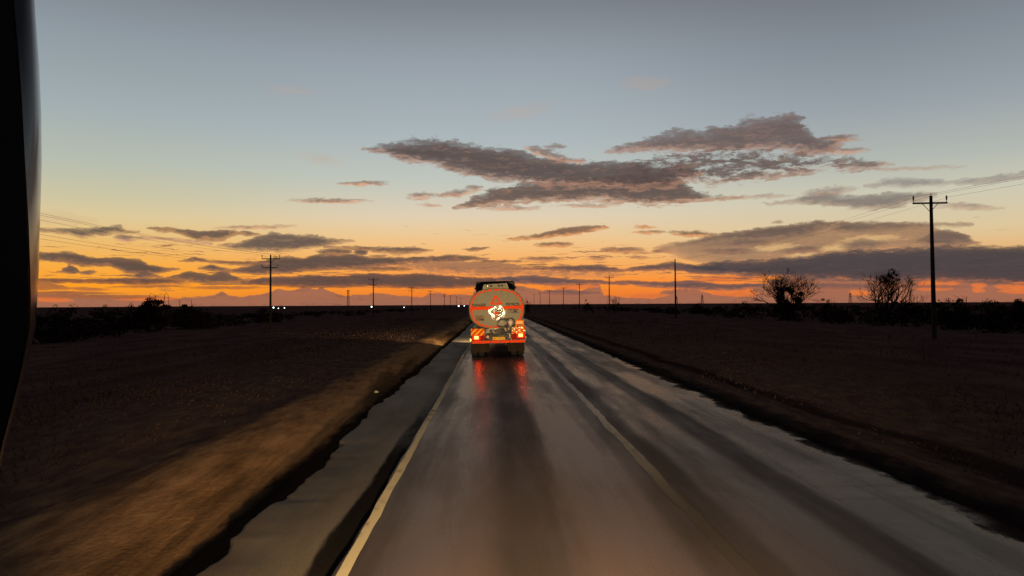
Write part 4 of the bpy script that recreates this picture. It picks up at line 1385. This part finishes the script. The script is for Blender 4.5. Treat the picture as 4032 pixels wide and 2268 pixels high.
def yard_lamp(px, py, d, r, mat, label):
    p = at(px, py, d)
    g = zg(p.x, d)
    o = empty('yard_lamp', (p.x, d, g), label, 'lamp', 'small white lamps in the dark bush')
    h = p.z - g
    MB().tube([(0, 0, -0.3), (0, 0, h - r)], 0.05, 6).build('post', steel, o)
    mb = MB()
    rr = [(math.sin(math.pi * i / 8) * r + 0.002, h - math.cos(math.pi * i / 8) * r) for i in range(9)]
    mb.loft([[(q * math.cos(2 * math.pi * k / 10), q * math.sin(2 * math.pi * k / 10), z) for k in range(10)] for q, z in rr])
    mb.build('bulb', mat, o, smooth=True)


yard_lamp(1077, 1211, 230, 0.20, lampg, 'small white lamp shining at the foot of the tall two-armed pole')
yard_lamp(1096, 1214, 228, 0.12, lampg, 'weak white lamp, middle one of three near the tall two-armed pole')
yard_lamp(1120, 1212.5, 235, 0.14, lampg, 'white lamp, third and outermost from the tall two-armed pole')
yard_lamp(1463, 1208, 230, 0.20, lampg, 'white lamp glowing beside the second two-armed pole')
yard_lamp(1591, 1210, 230, 0.11, lampg, 'dim white lamp alone in the dark before the third two-armed pole')
yard_lamp(1806, 1205, 230, 0.21, lampb, 'bluish white lamp, bigger of the pair near the tanker')
yard_lamp(1828, 1204, 232, 0.15, lampb, 'small bluish lamp closest to the tanker side')

# ------------------------------------------------------------------ trees and bushes
bark = vary(new_mat('bark', (0.024, 0.016, 0.012), 0.9, spec=0.1), 5, 0.35)
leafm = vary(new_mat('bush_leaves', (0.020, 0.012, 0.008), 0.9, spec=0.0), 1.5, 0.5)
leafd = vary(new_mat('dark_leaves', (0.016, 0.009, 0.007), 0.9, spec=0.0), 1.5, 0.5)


def leaf_cloud(mb, c, r, n, size, rg):
    for _ in range(n):
        d = Vector((rg.gauss(0, 1), rg.gauss(0, 1), rg.gauss(0, 1)))
        d.normalize()
        q = rg.random() ** 0.45
        p = Vector(c) + Vector((d.x * r[0], d.y * r[1], d.z * r[2])) * q
        a = Vector((rg.gauss(0, 1), rg.gauss(0, 1), rg.gauss(0, 1))).normalized() * size * rg.uniform(0.6, 1.3)
        b_ = a.cross(Vector((rg.gauss(0, 1), rg.gauss(0, 1), rg.gauss(0, 1)))).normalized() * size * 0.5
        mb.add([p - a, p + b_, p + a, p - b_], [(0, 1, 2, 3)])


def branches(mb, p, d, ln, r, depth, rg, spread, tips, up=0.10, twig_r=0.011):
    pts, rs = [p], [r]
    q, dd = p.copy(), d.copy()
    n = 4
    for i in range(n):
        dd = (dd + Vector((rg.gauss(0, 0.16), rg.gauss(0, 0.16), rg.gauss(0, 0.12) + up))).normalized()
        q = q + dd * ln / n
        pts.append(q.copy())
        rs.append(max(twig_r, r * (1 - 0.42 * (i + 1) / n)))
    mb.tube(pts, rs, 6 if r > 0.05 else 4, cap=False)
    if depth == 0:
        tips.append(q)
        return
    for k in range(rg.choice((2, 3, 3))):
        base = pts[rg.choice((2, 3, 4, 4))]
        ax = Vector((rg.gauss(0, 1), rg.gauss(0, 1), rg.gauss(0, 0.7))).normalized()
        nd = (dd + ax * spread).normalized()
        branches(mb, base.copy(), nd, ln * rg.uniform(0.58, 0.82), max(twig_r, r * 0.56), depth - 1, rg, spread, tips, up, twig_r)


def bare_tree(name, loc, label, H, Wd, stems, seed, dense, lean=0.55, group='trees and bushes along the dark horizon'):
    rg = random.Random(seed)
    o = empty(name, loc, label, 'tree', group)
    tr = MB()
    lb_ = MB()
    tips = []
    tr.tube([(0, 0, -0.4), (0.03, 0, 0.3), (0, 0.02, 0.75)], [0.36, 0.30, 0.26], 10)
    for i in range(stems):
        a = 2 * math.pi * (i + rg.uniform(-0.3, 0.3)) / stems
        d = Vector((math.cos(a) * lean * rg.uniform(0.6, 1.4) * Wd / H, math.sin(a) * lean * 0.8 * Wd / H, 1.0)).normalized()
        branches(lb_, Vector((0, 0, 0.55)), d, H * 0.36, 0.15, 5, rg, 0.66, tips)
    mx = max(q.z for q in tips)
    mw = sorted(abs(q.x) for q in tips)[int(len(tips) * 0.97)]
    sx_, sz_ = (Wd / 2) / mw, H / mx
    for m_ in (lb_,):
        m_.v = [(x * sx_, y * sx_, z * sz_) for x, y, z in m_.v]
    tips = [Vector((q.x * sx_, q.y * sx_, q.z * sz_)) for q in tips]
    t_ = tr.build('trunk', bark, o, smooth=True)
    lb_.build('limbs', bark, o, smooth=True)
    cr_ = MB()
    for q in tips:
        if rg.random() < dense:
            leaf_cloud(cr_, q, (0.30, 0.30, 0.25), rg.randint(2, 5), 0.05, rg)
    return o, cr_, rg


p1 = at(3093, 1186, 110)
g1 = zg(p1.x, 110)
o, cr_, rg = bare_tree('wide_bare_tree', (p1.x, 110, g1), 'wide leafless tree with a dense dark middle before the orange streak', 7.7, 9.2, 10, 5, 0.35, 0.9)
for q in range(19):
    z = rg.uniform(0.6, 4.9)
    leaf_cloud(cr_, (0.3 + rg.gauss(0, 0.85), rg.gauss(0, 0.7), z), (rg.uniform(0.35, 0.8), 0.7, rg.uniform(0.35, 0.8)), 230, 0.13, rg)
cr_.build('crown', leafd, o)
p2 = at(3500, 1186, 100)
g2 = zg(p2.x, 100)
o, cr_, rg = bare_tree('vase_shaped_tree', (p2.x - 0.3, 100, g2), 'vase shaped leafless tree with a dark clump at its top by the big pole', 6.9, 6.2, 8, 14, 0.5, 0.8)
for q in range(22):
    leaf_cloud(cr_, (0.35 + rg.gauss(0, 0.75), rg.gauss(0, 0.6), rg.gauss(5.9, 0.5)), (rg.uniform(0.15, 0.5), 0.4, rg.uniform(0.15, 0.4)), 45, 0.10, rg)
cr_.build('crown', leafd, o)


def bush(px, d, top, Wd, label, seed, n=900, twigs=0, size=0.11, name='bush', cat='bush', sparse=1.0):
    p = at(px, 1190, d)
    g = zg(p.x, d)
    H = at(px, top, d).z - g
    rg = random.Random(seed)
    o = empty(name, (p.x, d, g), label, cat, 'trees and bushes along the dark horizon')
    st = MB()
    tips = []
    for i in range(5):
        a = 2 * math.pi * i / 5 + rg.uniform(-0.4, 0.4)
        branches(st, Vector((0, 0, -0.2)), Vector((math.cos(a) * Wd * 0.28, math.sin(a) * Wd * 0.28, H * 0.5)).normalized(), H * 0.42, 0.06, 2, rg, 0.6, tips)
    for i in range(twigs):
        x = rg.gauss(0, Wd * 0.16)
        st.tube([(x, 0, H * 0.6), (x + rg.uniform(-0.25, 0.25), 0, H * 0.95), (x + rg.uniform(-0.6, 0.6), 0, H * rg.uniform(0.98, 1.1))], [0.035, 0.025, 0.012], 4)
    st.build('stem', bark, o)
    cr2 = MB()
    for i in range(26):
        x = max(-0.52, min(0.52, rg.gauss(0, 0.24))) * Wd
        hm = H * max(0.25, 1 - (abs(x) / (Wd * 0.56)) ** 1.5) * rg.uniform(0.65, 1.06)
        leaf_cloud(cr2, (x, rg.gauss(0, 0.16) * Wd, hm * rg.uniform(0.25, 0.95)), (Wd * rg.uniform(0.06, 0.12), Wd * 0.10, H * rg.uniform(0.06, 0.13)), int(n / 20 * sparse), size, rg)
    cr2.build('foliage', leafm, o)
    return o


bush(3259, 130, 1158, 3.6, 'low rounded dark bush midway between the two leafless trees', 21, 1300)
bush(2310, 180, 1178, 2.8, 'small round bush below the fourth single-armed pole', 22, 900)
bush(2420, 168, 1168, 5.4, 'loose airy bush at the foot of the third single-armed pole', 23, 700, 8, 0.09)
bush(2077, 205, 1176, 1.2, 'narrow upright shrub on the horizon beside the tanker', 24, 500, 2)
bush(628, 92, 1156, 6.4, 'rounded bush with bare twigs on top under the yellow sky', 25, 5200, 6, 0.13)
bush(738, 95, 1176, 4.4, 'lower bush joined to the twiggy bush, nearer the tall pole', 26, 2600, 2, 0.13)
bush(568, 94, 1184, 3.0, 'small bush on the far side of the twiggy bush', 27, 1500, 0, 0.13)
bush(3600, 96, 1162, 3.2, 'thin scrubby bush between the vase shaped tree and the big pole', 28, 700, 6)
bush(3785, 80, 1168, 3.6, 'dark broad bush just past the big pole', 29, 1100, 3)
bush(3905, 76, 1174, 3.6, 'dark low bush second past the big pole', 30, 1100)
bush(4010, 72, 1170, 3.4, 'dark bush at the end of the row past the big pole', 31, 1000)
bush(3560, 130, 1172, 3.0, 'far low bush behind the vase shaped tree', 32, 700)
bush(420, 110, 1206, 5.0, 'wide low bush close to the window pillar', 33, 1000)
bush(250, 105, 1208, 4.0, 'low dark bush next to the window pillar edge', 34, 900)

# scrub: one dark mass of low bushes far off both sides
rs_ = np.random.RandomState(5)


def scatter_leaves(name, centres, label, mat, per, size, kind='stuff'):
    n = len(centres)
    tot = n * per
    ci = np.repeat(np.arange(n), per)
    d = rs_.normal(size=(tot, 3))
    d /= np.linalg.norm(d, axis=1)[:, None]
    q = rs_.rand(tot)[:, None] ** 0.45
    rad_ = centres[ci, 3:5]
    Pn = centres[ci, :3] + d * q * np.stack([rad_[:, 0], rad_[:, 0], rad_[:, 1]], -1)
    a = rs_.normal(size=(tot, 3))
    a /= np.linalg.norm(a, axis=1)[:, None]
    b_ = np.cross(a, rs_.normal(size=(tot, 3)))
    b_ /= np.linalg.norm(b_, axis=1)[:, None]
    sz = (size * (0.6 + 0.8 * rs_.rand(tot)) * (0.6 + rad_[:, 0] * 0.5))[:, None]
    V = np.stack([Pn - a * sz, Pn + b_ * sz * 0.5, Pn + a * sz, Pn - b_ * sz * 0.5], 1).reshape(-1, 3)
    Fq = np.arange(tot * 4).reshape(-1, 4)
    return tag(grid_obj(name, V, Fq, mat, False), label, kind=kind)


cs = []
while len(cs) < 900:
    y = 45 * (420 / 45) ** rs_.rand()
    side = -1 if rs_.rand() < 0.5 else 1
    lim = 34 if side < 0 else 36
    x = side * (lim + rs_.rand() ** 1.4 * (40 + y * 0.8))
    if abs(math.atan2(x, y)) > 0.72:
        continue
    h = rs_.uniform(0.5, 1.35)
    if rs_.rand() < 0.12:
        h *= 1.25
    cs.append((x, y, zg(x, y) + h * 0.45, rs_.uniform(0.7, 1.9), h * 0.6))
while len(cs) < 1130:
    y = rs_.uniform(75, 240)
    side = -1 if rs_.rand() < 0.45 else 1
    x = side * (y * rs_.uniform(0.2, 0.72) + 12)
    if abs(x) < 31:
        continue
    g_ = zg(x, y)
    top = CAM_H - g_ + (-0.45 + 0.95 * rs_.rand() ** 1.5) * y / 100
    for q in range(3):
        cs.append((x + rs_.normal() * 1.1, y + rs_.normal() * 0.6, g_ + top * (0.35 + 0.22 * q), rs_.uniform(0.6, 1.5), top * 0.22))
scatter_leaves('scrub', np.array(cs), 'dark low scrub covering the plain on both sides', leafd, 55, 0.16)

# verge grass
gmat = bpy.data.materials.new('verge_grass')
gmat.use_nodes = True
t = NT(gmat.node_tree)
pos = t.n.new('ShaderNodeNewGeometry').outputs['Position']
n = t.noise(pos, 0.5, 4, 0.6)
t.l.new(t.mix(t.step(n, 0.3, 0.7), (0.045, 0.0250, 0.0205, 1), (0.070, 0.0400, 0.0300, 1)), bsdf(gmat).inputs['Base Color'])
bsdf(gmat).inputs['Roughness'].default_value = 0.8
bsdf(gmat).inputs['Specular IOR Level'].default_value = 0.0
nb = 30000
y = 5.0 * (150 / 5.0) ** rs_.rand(nb)
left_side = rs_.rand(nb) < 0.6
dist = rs_.gamma(2.0, 3.6, nb)
x = np.where(left_side, -5.6 - dist, 7.0 + dist)
cl = fbm(x * 0.5, y * 0.16, 81, 3)
ok = (cl > -0.22) & (np.abs(np.arctan2(x, y)) < 0.75)
x, y, cl = x[ok], y[ok], cl[ok]
nb = len(x)
z = ground_z(x, y)
h = (0.05 + 0.11 * rs_.rand(nb)) * (0.5 + 1.2 * np.clip(cl + 0.1, 0, 0.6)) * (1 + np.clip((np.abs(x) - 8) / 20, 0, 1) * 0.6)
an = rs_.rand(nb) * 6.283
le = rs_.normal(size=(nb, 2)) * 0.9 * h[:, None]
wd = 0.012 + 0.0009 * y
V = np.stack([np.stack([x - np.cos(an) * wd, y - np.sin(an) * wd, z - 0.03], -1), np.stack([x + np.cos(an) * wd, y + np.sin(an) * wd, z - 0.03], -1),
              np.stack([x + le[:, 0], y + le[:, 1], z + h], -1)], 1).reshape(-1, 3)
tag(grid_obj('grass', V, np.arange(nb * 3).reshape(-1, 3), gmat, False), 'dry dark grass growing along both verges', kind='stuff')

# stones by the broken asphalt edge
stm = vary(new_mat('pale_stone', (0.40, 0.34, 0.26), 0.8), 8, 0.3)
for i, (x, y, r, lab) in enumerate([(-2.66, 29.8, 0.10, 'pale stone at the broken asphalt edge, closer to the tanker'), (-2.62, 20.6, 0.085, 'pale stone on the asphalt edge lip, the one nearer the camera'),
                                    (-3.6, 23.7, 0.06, 'tiny pale stone lying out on the dirt verge')]):
    x = min(x, float(edge_left(np.array([y]))[0]) - 0.04)
    s_ = blob('stone', 0, 0, r * 1.2, r * 0.7, r, stm, None, 0, 40 + i, 0.3)
    s_.location = (x, y, zg(x, y) + r * (0.9 if i < 2 else 0.4))
    tag(s_, lab, 'stone', 'pale stones on the verge')
